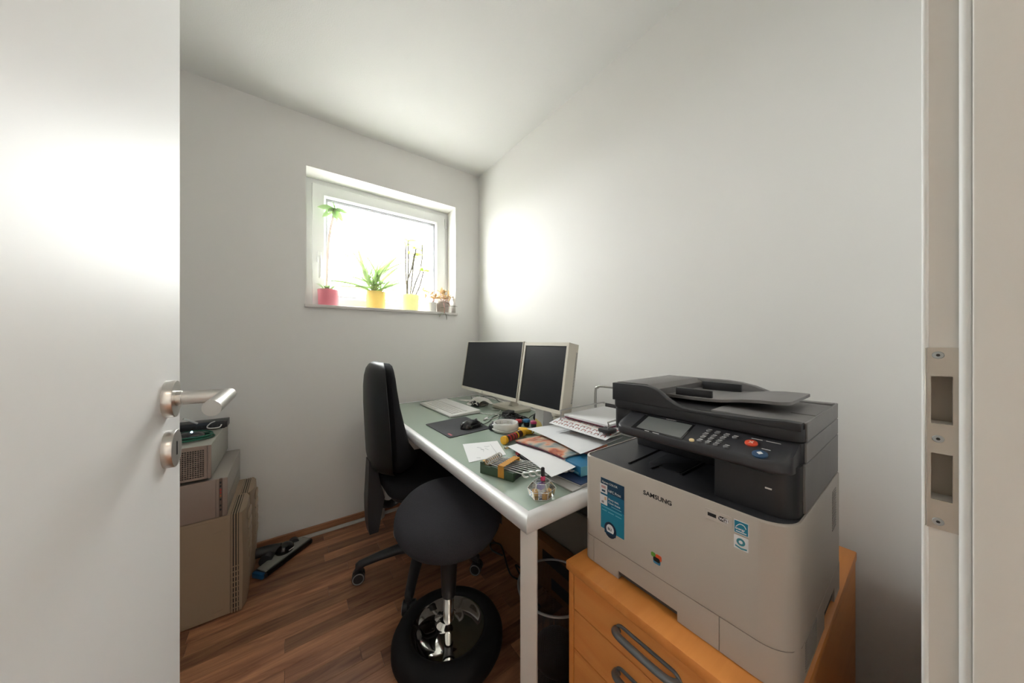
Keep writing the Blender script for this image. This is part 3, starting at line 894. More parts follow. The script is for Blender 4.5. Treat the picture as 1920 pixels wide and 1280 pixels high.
mpz = DZ + .0032
mp = thing('mouse_pad', (.68, 1.39, DZ), 'dark grey cloth mouse pad with a small red mark', 'mouse pad')
poly = [(.563, 1.513), (.568, 1.245), (.574, 1.240), (.790, 1.262), (.797, 1.268), (.802, 1.545), (.795, 1.550), (.570, 1.518)]
MB().prism(poly, DZ + .0002, mpz, bev=.0006).build('pad', mat('pad_cloth', (.052, .053, .06), .85, bump=.2, bscale=900), mp)
MB().box(.583, .594, 1.262, 1.30, mpz, mpz + .0003).build('red_mark', mat('pad_red', hexc('#96505a'), .8), mp, False)

def mouse(name, c, rz, L, W, Hh, label, m, zb):
    t = thing(name, (c[0], c[1], zb), label, 'computer mouse', rz=rz)
    secs = []
    for i in range(13):
        u = -1 + 2 * i / 12
        hw = W / 2 * math.sqrt(max(.02, 1 - abs(u) ** 3.2)) * (1 - .06 * u)
        hh = Hh * math.sqrt(max(.03, 1 - abs(u + .12) ** 2.6 / 1.35)) if abs(u) < .999 else Hh * .25
        secs.append([(u * L / 2, -hw * math.cos(a), max(.0, hh * math.sin(a) ** .75 if math.sin(a) > 0 else 0)) for a in [math.pi * j / 12 for j in range(13)]])
    MB().loft(secs).build('shell', m, t, local=True, ang=60)
    MB().cyl((L * .24, -.003, Hh * .86), (L * .24, .003, Hh * .86), .0085, n=14).build('scroll_wheel', M_grey, t, local=True)
    return t
ms = mouse('mouse', (.722, 1.330), R(8), .118, .062, .036, 'glossy black mouse lying on the dark pad', M_blkgl, mpz)
MB().tube([(.78, 1.337, mpz + .012), (.80, 1.342, DZ + .004), (.86, 1.38, DZ + .0025), (.93, 1.45, DZ + .0025), (.99, 1.47, DZ + .0025)], .0018, 6, k=6).build('cable', M_cord, ms)
mouse('mouse', (.800, 1.245), R(75), .075, .048, .032, 'small dark mouse between the pad and the white ring', mat('mouse_grey', (.03, .032, .038), .25), DZ + .0005)

# white ring
rg = thing('plastic_ring', (.835, 1.195, DZ), 'round white plastic ring with an open hollow top, behind the candy tube', 'plastic ring')
Mx = Matrix.Translation((.835, 1.195, DZ))
MB().lathe([(.040, .0005), (.058, .002), (.066, .010), (.066, .014)], 40, Mx).build('base_dish', M_white, rg)
MB().lathe([(.0600, .0145), (.0610, .016), (.0590, .038), (.0575, .0405), (.0545, .0405), (.053, .038), (.0525, .020), (.001, .019)], 40, Mx, caps=True).build('ring_wall', M_white, rg)
for i in range(9):
    a = 2 * math.pi * i / 9
    MB().box(-.0025, .0025, -.006, .006, .019, .034, M=Mx @ Matrix.Rotation(a, 4, 'Z') @ Matrix.Translation((.049, 0, 0))).build('inner_rib', M_paper2, rg, False)

# candy tube
ct = thing('candy_tube', (.77, 1.03, DZ), 'brown sweet tube with red print and a yellow cap', 'sweet tube')
a_ = Vector((.712, 1.035, DZ + .017)); b_ = Vector((.845, 1.075, DZ + .017)); d_ = (b_ - a_).normalized()
MB().cyl(a_ + d_ * .006, b_, .0145, n=24).build('tube', M_brown, ct)
MB().cyl(a_ - d_ * .001, a_ + d_ * .012, .0168, n=28).build('cap', M_yel, ct)
MB().cyl(b_ - d_ * .020, b_ + d_ * .002, .0149, n=24).build('end_band', M_yel, ct)
for k_, m_ in ((.028, M_red), (.048, M_redink), (.066, M_red), (.082, M_yel)):
    MB().cyl(a_ + d_ * k_, a_ + d_ * (k_ + .009), .01475, n=24).build('print_band', m_, ct)

# yellow bottles and coloured caps
def bottle(name, c, ang, L, r, mb_, mc, label, cat):
    t = thing(name, (c[0], c[1], DZ), label, cat, rz=ang)
    MB().lathe([(r * .8, 0), (r, .004), (r, L * .62), (r * .55, L * .74), (r * .45, L * .78)], 18, Matrix.Translation((0, 0, r + .001)) @ Matrix.Rotation(R(90), 4, 'Y')).build('bottle', mb_, t, local=True)
    MB().lathe([(r * .7, L * .76), (r * .7, L * .92), (r * .45, L)], 18, Matrix.Translation((0, 0, r + .001)) @ Matrix.Rotation(R(90), 4, 'Y')).build('cap', mc, t, local=True)
    return t
bottle('glue_bottle', (.862, 1.130), R(-60), .072, .013, M_yel, M_white, 'yellow glue bottle with white cap behind the ring', 'bottle')
bottle('glue_bottle', (.905, 1.075), R(160), .075, .013, M_yel, M_white, 'yellow glue bottle with white cap beside the sweet tube', 'bottle')
for x, y, m_, lb in ((.925, 1.214, M_red, 'red round paint pot lid behind the yellow bottles'), (.962, 1.196, M_blue, 'blue round paint pot lid behind the yellow bottles'), (.972, 1.150, M_pink, 'pink round paint pot lid beside the dark ball')):
    t = thing('paint_pot', (x, y, DZ), lb, 'paint pot', 'small paint pots on the desk')
    MB().lathe([(.013, 0), (.0155, .006), (.0155, .020), (.013, .022)], 20, Matrix.Translation((x, y, DZ + .0003))).build('pot', M_blk, t)
    MB().lathe([(.0175, .022), (.018, .024), (.018, .031), (.015, .034), (.002, .0345)], 20, Matrix.Translation((x, y, DZ))).build('lid', m_, t)
def webcam(x, y, r, label):
    t = thing('webcam', (x, y, DZ), label, 'webcam', 'ball-shaped webcams on the desk')
    MB().ball((x, y, DZ + r + .012), r, n=20, m=12).build('body', mat('webcam_grey', (.035, .036, .042), .25), t)
    MB().lathe([(r * .75, 0.0005), (r * .7, .008), (r * .3, .018)], 20, Matrix.Translation((x, y, DZ))).build('foot', M_blk, t)
    d = Vector((-.85, -.5, .12)).normalized(); c = Vector((x, y, DZ + r + .012))
    MB().cyl(c + d * r * .9, c + d * r * 1.06, r * .45, r * .4, 18).build('lens', M_blkgl, t)
webcam(1.030, 1.190, .024, 'dark ball-shaped webcam left of the white card')
webcam(1.120, 1.040, .024, 'dark ball-shaped webcam right of the white card')

# standing folded card
cd = thing('folded_card', (1.0, 1.10, DZ), 'white folded card standing upright in front of the square monitor', 'card')
MB().sheet(lambda u, v: (.972 + .012 * u + .006 * v, 1.145 - .045 * u, DZ + .001 + .095 * v), 2, 6, .0).build('card_front', M_paper, cd)
MB().loft([[(.985, 1.098, DZ + .001), (.986, 1.097, DZ + .001), (1.046, 1.068, DZ + .001), (1.045, 1.069, DZ + .001)], [(.990, 1.100, DZ + .10), (.991, 1.099, DZ + .10), (1.020, 1.082, DZ + .085), (1.019, 1.083, DZ + .085)]]).build('card_back', mat('card_grey', (.62, .60, .62), .7), cd, False)
MB().loft([[(.9705, 1.145, DZ + .005), (.9715, 1.146, DZ + .005), (.9835, 1.100, DZ + .005), (.9825, 1.099, DZ + .005)], [(.972, 1.14, DZ + .05), (.973, 1.141, DZ + .05), (.985, 1.11, DZ + .03), (.984, 1.109, DZ + .03)]]).build('yellow_print', mat('card_yellow', hexc('#e3cf8a'), .7), cd, False)

# ------------------------------------------------------------------ cables and scraps at the back of the desk
def cable(name, pts, r, m, label, k=6):
    return solo(MB().tube(pts, r, 6, k=k), name, m, pts[0], label, 'cable')
rnd = random.Random(3)
def tangle(name, c, sx, sy, sz, n, r, m, label):
    mb = MB()
    for i in range(n):
        p = []
        for j in range(7):
            a = rnd.random() * 6.28; q = math.sqrt(rnd.random())
            p.append((c[0] + sx * q * math.cos(a), c[1] + sy * q * math.sin(a), DZ + r + .002 + sz * rnd.random() * (1 - q * .7)))
        mb.tube(p, r, 5, k=5)
    return solo(mb, name, m, (c[0], c[1], DZ), label, 'cables', kind='stuff')
tangle('cable_tangle', (.985, 1.33), .055, .10, .035, 16, .0028, M_cord, 'heap of tangled black cables in front of the square monitor')
tangle('cable_tangle', (1.03, 1.80), .06, .09, .025, 9, .0024, mat('cable_greybeige', (.45, .42, .36), .5), 'grey and beige cables heaped under the wide monitor')
pa = thing('power_adapter', (1.01, 1.42, DZ), 'black power adapter block behind the cable heap', 'adapter', rz=R(25))
MB().box(-.035, .035, -.022, .022, .0005, .028, .004).build('block', M_blk, pa, local=True)
MB().box(.034, .048, -.008, .008, .008, .020, .002).build('strain_relief', M_grey, pa, local=True)
cable('white_cable', [(.905, 1.59, DZ + .003), (.93, 1.52, DZ + .003), (.97, 1.46, DZ + .004), (.90, 1.41, DZ + .003), (.86, 1.43, DZ + .004), (.92, 1.47, DZ + .006), (1.0, 1.50, DZ + .008), (1.04, 1.55, DZ + .006), (1.02, 1.62, DZ + .003)], .0024, M_wcord, 'white cable looped beside the keyboard')
pg = thing('cable_plug', (.865, 1.425, DZ), 'white plug lying at the end of the looped cable', 'plug', rz=R(35))
MB().box(-.02, .02, -.005, .005, .0005, .008, .002).build('plug_body', M_white, pg, local=True)
MB().box(-.032, -.0195, -.0035, .0035, .002, .0062).build('plug_tip', M_steel, pg, local=True)
cable('black_cable', [(1.0, 1.47, DZ + .003), (.93, 1.40, DZ + .003), (.87, 1.30, DZ + .003), (.91, 1.25, DZ + .003), (.96, 1.30, DZ + .004)], .0018, M_cord, 'thin black cable curling behind the white ring')
cable('black_cable', [(1.02, 1.27, DZ + .004), (1.06, 1.26, DZ + .03), (1.09, 1.22, DZ + .035), (1.11, 1.16, DZ + .03)], .002, M_cord, 'short black cable rising to the square monitor foot')
solo(MB().sheet(lambda u, v: (.985 + .10 * u + .03 * v, 2.02 - .04 * u - .085 * v, DZ + .002 + .002 * math.sin(6 * u)), 6, 3, .0006), 'paper_strip', M_paper2, (1.03, 1.96, DZ), 'pale paper strip lying behind the keyboard', 'paper')
def crump(u, v):
    return (.97 + .13 * u, 1.70 + .15 * v + .02 * u, DZ + .018 + .020 * math.sin(5 * u + 2 * v) * math.cos(4 * v) + .014 * u)
solo(MB().sheet(crump, 10, 10, .0008), 'crumpled_leaflet', M_paper2, (1.03, 1.73, DZ), 'crumpled leaflet lying on cables below the wide monitor', 'paper', ang=25)
sg = thing('sunglasses', (.985, 1.745, DZ), 'dark folded sunglasses beneath the crumpled leaflet', 'glasses', rz=R(80))
for sx in (-.03, .03):
    MB().ball((0, 0, 0), .024, .006, .017, M=Matrix.Translation((sx, 0, .018))).build('lens', M_blkgl, sg, local=True)
MB().tube([(-.055, 0, .026), (-.03, -.003, .032), (0, -.003, .024), (.03, -.003, .032), (.055, 0, .026)], .002, 6, k=4).build('frame', M_blk, sg, local=True)
MB().tube([(.055, 0, .026), (.05, .02, .02), (-.03, .025, .014)], .002, 6, k=4).build('temple', M_blk, sg, local=True)
ad = thing('usb_hub', (1.10, 1.98, DZ), 'small grey transparent hub in the desk corner', 'hub', rz=R(70))
MB().box(-.05, .05, -.016, .016, .0005, .018, .004).build('case', mat('hub_grey', (.42, .44, .42), .25), ad, local=True)
for i in range(4):
    MB().box(-.04 + i * .022, -.027 + i * .022, .0155, .0168, .005, .012).build('port', M_blk, ad, local=True)
cable('black_cable', [(1.15, 2.00, DZ + .008), (1.18, 1.95, DZ + .02), (1.20, 1.88, DZ + .02), (1.19, 1.78, DZ + .004)], .002, M_cord, 'black cable curving behind the wide monitor')

# ------------------------------------------------------------------ papers
def sheet_from(c0, c1, c2, c3, bend=0.0, th=.0006, nu=10, nv=8, wav=0.0):
    c0, c1, c2, c3 = map(Vector, (c0, c1, c2, c3))
    def fn(u, v):
        p = c0 * (1 - u) * (1 - v) + c1 * u * (1 - v) + c2 * u * v + c3 * (1 - u) * v
        return p + Vector((0, 0, bend * 4 * u * (1 - u) + wav * math.sin(7 * u + 3) * math.sin(5 * v)))
    return MB().sheet(fn, nu, nv, th), fn
nt = thing('note_sheet', (.61, 1.03, DZ), 'small white note with faint sketches between mouse pad and wrenches', 'paper')
m_, fn = sheet_from((.578, 1.136, DZ + .0012), (.508, .950, DZ + .0012), (.655, .935, DZ + .0012), (.716, 1.088, DZ + .0012), .0)
m_.build('sheet', M_paper, nt)
def scribble(par, fn, lines, m, w=.0006):
    for l in lines:
        MB().tube([Vector(fn(u, v)) + Vector((0, 0, .0002)) for u, v in l], w, 4).build('ink_line', m, par, False)
M_ink2 = mat('pencil', (.42, .42, .45), .8)
scribble(nt, fn, [[(.3, .55), (.35, .62), (.32, .7)], [(.45, .45), (.5, .5), (.6, .46)], [(.42, .55), (.55, .62)], [(.2, .75), (.8, .78)], [(.86, .22), (.9, .32)], [(.3, .35), (.38, .45), (.46, .42), (.5, .5)]], M_ink2)

# loose stack beside the printer
ms_ = thing('magazine', (.80, .84, DZ), 'magazine with orange and grey cover photo between white sheets', 'magazine')
m_, fn = sheet_from((.735, .985, DZ + .026), (.720, .700, DZ + .048), (.93, .69, DZ + .050), (.945, .975, DZ + .026), .006, .004)
M_cover = bpy.data.materials.new('magazine_cover'); M_cover.use_nodes = True
nt_ = M_cover.node_tree
tc = nt_.nodes.new('ShaderNodeTexCoord'); ns = nt_.nodes.new('ShaderNodeTexNoise'); ns.inputs['Scale'].default_value = 14
rp = nt_.nodes.new('ShaderNodeValToRGB')
for p_, c_ in ((.36, '#7d8f93'), (.46, '#c9b3a0'), (.54, '#d98b66'), (.62, '#a34d3a'), (.70, '#d8c9b0')):
    e = rp.color_ramp.elements.new(p_); e.color = (*hexc(c_), 1)
nt_.links.new(tc.outputs['Object'], ns.inputs['Vector']); nt_.links.new(ns.outputs['Fac'], rp.inputs[0])
nt_.links.new(rp.outputs[0], nt_.nodes['Principled BSDF'].inputs['Base Color'])
nt_.nodes['Principled BSDF'].inputs['Roughness'].default_value = .35
m_.build('cover', M_cover, ms_)
m_, fn = sheet_from((.737, .982, DZ + .020), (.722, .702, DZ + .042), (.928, .692, DZ + .044), (.943, .972, DZ + .020), .006, .003)
m_.build('pages', M_magenta, ms_)
m_, fn = sheet_from((.690, .975, DZ + .014), (.606, .640, DZ + .036), (.80, .655, DZ + .036), (.86, .985, DZ + .015), .005, .0012, wav=.002)
sh = solo(m_, 'document_sheet', M_paper, (.74, .80, DZ), 'white sheet drooping over the wrenches, lowest of the pile', 'paper')
tp_ = thing('document_sheet', (.92, .88, DZ), 'large white sheet with faint print on top of the magazine', 'paper')
m_, fn = sheet_from((.855, 1.06, DZ + .036), (.765, .672, DZ + .058), (1.02, .69, DZ + .060), (1.10, 1.02, DZ + .036), .005, .0010, wav=.002)
m_.build('sheet', mat('printed_sheet', (.78, .785, .80), .7, var=.05, vscale=12), tp_)
scribble(tp_, fn, [[(.35, .3), (.35, .55)], [(.42, .3), (.42, .6)], [(.55, .5), (.55, .75)], [(.6, .5), (.6, .7)]], M_ink2, .0005)
scribble(tp_, fn, [[(.50, .42), (.54, .50), (.52, .60)]], mat('pale_orange_ink', hexc('#d9b49a'), .8), .0012)
# stack under the sheets that carries them
for i, (z0, z1, m_, lb) in enumerate(((.0006, .012, mat('catalogue_cover', hexc('#8f8a86'), .6), 'grey catalogue at the bottom of the paper pile'), (.0122, .020, M_paper2, 'off-white pad in the paper pile'))):
    solo(MB().box(.76 + .01 * i, .94, .70 + .01 * i, .96 - .015 * i, DZ + z0, DZ + z1, .001, 1), 'booklet', m_, (.85, .83, DZ + z0), lb, 'booklet')
bk = thing('booklet', (.665, .81, DZ), 'dark striped booklet peeping out beside the wrench holder', 'booklet')
m_, fn = sheet_from((.665, .905, DZ + .0045), (.640, .80, DZ + .0045), (.735, .76, DZ + .0045), (.755, .87, DZ + .0045), 0, .004)
m_.build('cover', mat('booklet_dark', (.05, .05, .06), .5), bk)
for i in range(5):
    u = .1 + i * .17
    MB().tube([Vector(fn(v, u)) + Vector((0, 0, .0003)) for v in (0.02, .98)], .0012, 4).build('stripe', M_paper, bk, False)
solo(MB().box(.682, .700, .895, .915, DZ + .0006, DZ + .012, .002), 'eraser', M_red, (.69, .905, DZ), 'small red eraser by the drooping sheet', 'eraser')
# glass pebble
solo(MB().ball((.700, .990, DZ + .0015), .015, .010, .009, zmin=0), 'glass_pebble', M_acryl, (.70, .99, DZ), 'clear glass pebble beside the yellow cap', 'pebble')

# blue carton, brochures
br = thing('brochure', (.72, .66, DZ), 'navy brochure lying flat under the blue carton', 'brochure')
m_, fn = sheet_from((.668, .690, DZ + .0122), (.676, .592, DZ + .0122), (.80, .600, DZ + .0122), (.80, .72, DZ + .0122), 0, .0025)
m_.build('cover', M_folder, br)
m_, fn = sheet_from((.670, .689, DZ + .0097), (.678, .594, DZ + .0097), (.80, .602, DZ + .0097), (.80, .72, DZ + .0097), 0, .004)
m_.build('pages', M_paper2, br)
solo(MB().sheet(lambda u, v: (.640 + .15 * u, .592 + .10 * v, DZ + .0046 + .0010 * math.sin(9 * u) * math.sin(7 * v)), 12, 10, .0035), 'plastic_bag', mat('bag_grey', (.55, .54, .53), .35), (.70, .64, DZ), 'crumpled grey plastic bag under the navy brochure', 'bag', ang=25)
bc = thing('carton', (.755, .665, DZ + .0125), 'blue carton with white lettering beside the printer', 'box', rz=R(-8))
MB().box(-.036, .05, -.045, .045, .0002, .030, .0008, 1).build('carton_body', M_bluebox, bc, local=True)
MB().box(-.036, .05, -.0457, -.0450, .0008, .0295).build('end_flap', M_bluebox2, bc, local=True)
MB().prism([(.007 + .009 * math.cos(2 * math.pi * i / 20), .015 + .009 * math.sin(2 * math.pi * i / 20)) for i in range(20)], -.0461, -.0456, ax='y').build('oval_mark', M_bluebox, bc, local=True)
MB().box(-.0367, -.0360, -.036, .030, .004, .010).build('white_print', M_bluebox2, bc, local=True)
MB().box(-.0368, -.0360, .030, .045, .0008, .0295).build('white_side', M_paper2, bc, local=True)

# ------------------------------------------------------------------ wrench set
wh = thing('wrench_holder', (.545, .805, DZ), 'dark green plastic wrench holder with ochre strap', 'tool holder')
wd = Vector((.045, -.115, 0)).normalized()      # long side of the holder
wn = Vector((-wd.y, wd.x, 0))                    # across the holder, towards the wall
if wn.x < 0: wn = -wn
W0 = Vector((.497, .855, DZ))
MW = Matrix(((wd.x, wn.x, 0, W0.x), (wd.y, wn.y, 0, W0.y), (0, 0, 1, W0.z), (0, 0, 0, 1)))
LW, WW = .125, .092
MB().prism([(0, .0006), (LW, .0006), (LW, .026), (LW * .35, .030), (LW * .30, .026), (LW * .10, .026), (LW * .08, .036), (0, .036)], 0, .010, ax='y', M=MW).build('side_wall', M_green, wh, False)
MB().prism([(0, .0006), (LW, .0006), (LW, .026), (LW * .35, .030), (LW * .30, .026), (LW * .10, .026), (LW * .08, .036), (0, .036)], WW - .008, WW, ax='y', M=MW).build('side_wall', M_green, wh, False)
MB().box(.002, LW - .002, .010, WW - .008, .0006, .016, M=MW).build('tray_floor', M_blk, wh, False)
MB().box(0, .010, .010, WW - .008, .016, .036, M=MW).build('end_wall', M_sand, wh, False)
MB().box(LW - .008, LW, .010, WW - .008, .016, .022, M=MW).build('end_wall', M_green, wh, False)
sb_ = MB().box(.070, .092, -.0012, .0, .004, .040, M=MW).box(.070, .092, -.0012, WW + .0012, .0388, .040, M=MW).box(.070, .092, WW, WW + .0012, .004, .040, M=MW)
sb_.build('strap', M_strap, wh, False)
for i in range(8):
    s_ = 1 - i * .02
    yy = .0150 + i * .0098
    L0, L1 = .022, .150 + i * .014
    z0 = .027; z1 = .020
    lb = ['shortest', 'second', 'third', 'fourth', 'fifth', 'sixth', 'seventh', 'longest'][i]
    t = thing('wrench', tuple(MW @ Vector((L0, yy, .02))), 'steel combination wrench, %s in the green holder counted from the chair side' % lb, 'wrench', 'wrenches in the green holder')
    A = Vector((L0, yy, .031)); B = Vector((L1, yy + .002 + i * .0065, .024))
    Mx = MW
    MB().tube([tuple(Mx @ A), tuple(Mx @ (A * .6 + B * .4)), tuple(Mx @ B)], .0014, 8).build('shaft', M_tool, t)
    dd = (B - A).normalized()
    # ring end at the short side, standing on edge
    rgp = [Mx @ (A + Vector((math.cos(q) * .0085 - .004, 0, math.sin(q) * .0085 + .004))) for q in [2 * math.pi * k / 14 for k in range(14)]]
    MB().tube(rgp, .0021, 6, closed=True).build('ring_end', M_tool, t)
    # open end: two jaws
    jw = MB()
    for sg_ in (-1, 1):
        jw.tube([tuple(Mx @ (B + Vector((-.004, 0, 0)))), tuple(Mx @ (B + Vector((.004, 0, sg_ * .0058)))), tuple(Mx @ (B + Vector((.012, 0, sg_ * .0072 + .001)))), tuple(Mx @ (B + Vector((.019, 0, sg_ * .0055 + .003))))], [.0028, .0034, .0030, .0016], 8)
    jw.build('open_end', M_tool, t)

# ------------------------------------------------------------------ clear case with blocks
pc = thing('plastic_case', (.560, .628, DZ), 'clear faceted plastic case near the desk corner', 'case')
c0 = Vector((.560, .630, 0)); rot = R(20)
def hexa(r, z, k=6): return [(c0.x + r * math.cos(rot + 2 * math.pi * i / k) * 1.0, c0.y + r * math.sin(rot + 2 * math.pi * i / k) * .85, z) for i in range(k)]
cs_ = MB().loft([hexa(.036, DZ + .0008), hexa(.042, DZ + .022), hexa(.026, DZ + .040)])
cs_.build('shell', M_acryl, pc, False)
ed = MB()
for z, r in ((DZ + .0018, .036), (DZ + .022, .042), (DZ + .040, .026)):
    ed.tube(hexa(r, z), .0006, 5, closed=True)
for i in range(6):
    ed.tube([hexa(.036, DZ + .0018)[i], hexa(.042, DZ + .022)[i], hexa(.026, DZ + .040)[i]], .0006, 5)
ed.build('edges', mat('acrylic_edge', (.75, .76, .76), .2), pc, False)
for x, y, s_, z, m_, lb in ((.545, .640, .011, .001, M_sand, 'amber block inside the clear case, nearest the wrench holder'), (.578, .620, .011, .001, M_sand, 'amber block inside the clear case, nearest the printer'), (.556, .612, .010, .001, mat('tan_block', hexc('#c98f3f'), .5), 'tan block inside the clear case, nearest the desk edge'), (.562, .635, .012, .022, M_lav, 'lavender block lying on top of the others in the clear case')):
    mb = MB().box(-s_, s_, -s_ * .8, s_ * .8, 0, s_ * 1.5, .0015)
    for q in (-.5, .5):
        mb.cyl((q * s_, 0, s_ * 1.5), (q * s_, 0, s_ * 1.5 + .003), s_ * .28, n=10)
    o = mb.build('toy_block', m_)
    if True:
        o.location = (x, y, DZ + z * .75 + .0006); o.rotation_euler = (0, 0, R(random.uniform(0, 60)))
    o.scale = (.8, .8, .8)
    tag(o, lb, 'toy block', 'blocks in the clear case')
lp = thing('nail_polish', (.566, .632, DZ + .041), 'small pink bottle with black cap standing on the clear case', 'bottle')
MB().lathe([(.0065, .0004), (.0068, .002), (.0065, .010), (.004, .012)], 16, Matrix.Translation((.566, .632, DZ + .0402))).build('bottle', mat('pink_lacquer', hexc('#d0456c'), .2), lp)
MB().lathe([(.0055, .012), (.0050, .033), (.004, .0345)], 16, Matrix.Translation((.566, .632, DZ + .0402))).build('cap', M_blkgl, lp)

# ------------------------------------------------------------------ wire letter tray
lt = thing('letter_tray', (1.07, .81, DZ), 'silver wire letter tray holding papers behind the printer', 'letter tray')
TX0, TX1, TY0, TY1 = .930, 1.225, .690, .930
zb_ = DZ + .075
M_wire = mat('wire_silver', (.55, .54, .53), .3, .9)
def loopz(z, dx=0): return [(x, y, z) for x, y in rrect(TX0 + dx, TX1, TY0, TY1, .02, 4)]
MB().tube(loopz(zb_), .0035, 8, closed=True).build('lower_rim', M_wire, lt)
for y in (TY0, TY1):
    sr = MB()
    sr.tube([(TX0 + .002, y, zb_ + .002), (TX0 + .006, y, zb_ + .045), (TX0 + .025, y, zb_ + .056), (TX1 - .02, y, zb_ + .056), (TX1, y, zb_ + .05)], .003, 8, k=3)
    sr.build('side_rail', M_wire, lt)
MB().box(TX0 + .01, TX1 - .005, TY0 + .004, TY1 - .004, zb_ - .004, zb_ - .001).build('mesh_base', mat('wire_mesh', (.10, .10, .105), .5, .5), lt, False)
MB().box(TX1 - .004, TX1 - .002, TY0 + .01, TY1 - .01, zb_, zb_ + .055).build('mesh_back', bpy.data.materials['wire_mesh'], lt, False)
hp = MB()
hp.tube([(TX1 - .06, TY1 + .002, DZ + .002), (TX1 - .06, TY1 + .002, zb_ + .11), (TX1 - .06, TY1 - .012, zb_ + .134), (TX1 - .06, TY1 - .04, zb_ + .142), (TX1 - .06, TY0 + .04, zb_ + .142), (TX1 - .06, TY0 + .01, zb_ + .134), (TX1 - .06, TY0 - .002, zb_ + .11), (TX1 - .06, TY0 - .002, DZ + .002)], .006, 10, k=4)
hp.build('rear_hoop', M_wire, lt)
MB().tube([(TX1 - .01, (TY0 + TY1) / 2 + .02, zb_), (TX1 - .06, (TY0 + TY1) / 2 + .02, zb_ + .142)], .004, 8).build('hoop_strut', M_wire, lt)
for y in (TY0 + .02, TY1 - .02):
    MB().tube([(TX1 - .02, y, zb_), (TX1 - .02, y, DZ + .003)], .004, 8).build('foot', M_blk, lt)
# papers in the tray
for i, (z0, z1, m_, nm, lb, dx, dy) in enumerate((
        (.001, .010, M_manila, 'folder', 'manila folder lowest in the letter tray', -.020, -.010),
        (.0105, .020, M_paper2, 'document_stack', 'cream papers in the letter tray under the red-printed sheets', -.01, .0),
        (.026, .031, M_magenta, 'folder', 'maroon folder in the letter tray under the top sheets', .008, .004),
        (.0315, .040, M_paper, 'document_stack', 'white sheets topmost in the letter tray', .004, .003))):
    solo(MB().box(TX0 + .012 + dx, TX1 - .010 + min(dx, 0), TY0 + .008 + max(dy, 0), TY1 - .008 + min(dy, 0), zb_ + z0, zb_ + z1, .0008, 1), nm, m_, (1.07, .81, zb_ + z0), lb, 'paper')
rp_ = thing('printed_sheet', (1.0, .82, zb_ + .021), 'white sheet with rows of red print hanging over the tray front', 'paper')
def rpf(u, v):
    x = .885 + .12 * u
    z = zb_ + .0235 - .026 * max(0, (1 - u) - .25) ** 1.3
    return (x, .950 - .285 * v, z)
MB().sheet(rpf, 10, 12, .0012).build('sheet', M_paper, rp_)
for r_ in range(4):
    for k_ in range(9):
        u0 = .10 + r_ * .17; v0 = .05 + k_ * .105 + (r_ % 2) * .03
        q = []
        for uu, vv in ((u0, v0), (u0 + .09, v0), (u0 + .09, v0 + .05), (u0 + .01, v0 + .055)):
            q.append(Vector(rpf(uu, vv)) + Vector((0, 0, .0006)))
        MB().tube(q, .0011, 4).build('red_print', M_redink, rp_, False)
solo(MB().box(.905, .955, .668, .715, zb_ + .0205, zb_ + .034, .004), 'stapler_pad', M_blk, (.93, .69, zb_ + .0205), 'small black pad on the tray papers beside the printer', 'pad')

# ------------------------------------------------------------------ office chair
ch = thing('office_chair', (.56, 1.56, 0), 'black office chair with tall curved backrest pushed under the desk', 'chair')
def back_sec(z, xb, w, curve, t0, t1, n=16):
    """closed outline at height z between offsets t0..t1 from the back surface"""
    ys = [-1 + 2 * i / n for i in range(n + 1)]
    def xs(u, t): return xb + curve * u * u + t
    e = [(u, (1 - abs(u) ** 6)) for u in ys]
    front = [(xs(u, t0 + (t1 - t0) * max(.12, k)), 1.56 + u * w, z) for u, k in e]
    rear = [(xs(u, t0), 1.56 + u * w, z) for u in reversed(ys)]
    return front + rear
lv = [(.555, .318, .150, .060, .075), (.575, .308, .185, .055, .122), (.62, .300, .215, .052, .150), (.685, .297, .222, .050, .108), (.78, .292, .218, .050, .090), (.86, .288, .210, .050, .074), (.94, .287, .198, .047, .064), (.99, .290, .182, .044, .058), (1.025, .297, .155, .040, .050), (1.045, .308, .118, .034, .040), (1.055, .318, .075, .028, .026)]
MB().loft([back_sec(z, xb, w * 1.02, cv, 0, .028) for z, xb, w, cv, tt in lv]).build('backrest_shell', mat('shell_black', (.009, .0095, .011), .42, spec=.35), ch, ang=50)
MB().loft([back_sec(z + (.006 if z < .7 else -.006), xb, w * .985, cv, .026, tt + .028) for z, xb, w, cv, tt in lv]).build('backrest_cushion', M_fabric, ch, ang=60)
# carrier behind and below the backrest
MB().loft([[(x, 1.56 - hw, z), (x, 1.56 + hw, z), (x + t_, 1.56 + hw, z), (x + t_, 1.56 - hw, z)] for x, z, hw, t_ in ((.300, .60, .035, .03), (.296, .50, .04, .05), (.292, .42, .042, .075), (.293, .36, .042, .062), (.296, .30, .040, .050), (.302, .262, .034, .038), (.312, .255, .02, .02))]).build('back_carrier', M_blk, ch, ang=50)
MB().tube([(.33, 1.56, .40), (.40, 1.56, .36), (.48, 1.56, .40), (.56, 1.56, .42)], [.03, .026, .03, .04], 10, k=4, flat=.6).build('tilt_arm', M_blk, ch)
st_ = rrect(.355, .830, 1.325, 1.795, (.12, .09, .09, .12), 8)
MB().prism(st_, .455, .525, bev=.022).build('seat', M_fabric, ch, ang=60)
MB().prism([(x * .9 + .593 * .1, y * .9 + .156) for x, y in st_], .432, .458, bev=.008).build('seat_pan', M_blk, ch, ang=60)
MB().box(.47, .65, 1.49, 1.63, .385, .434, .01).build('mechanism', M_blk, ch)
MB().tube([(.50, 1.47, .41), (.47, 1.42, .405), (.44, 1.36, .39)], .007, 8, k=3).build('lever', M_blk, ch)
MB().cyl((.56, 1.56, .10), (.56, 1.56, .26), .030, n=20).build('column_sleeve', M_blk, ch)
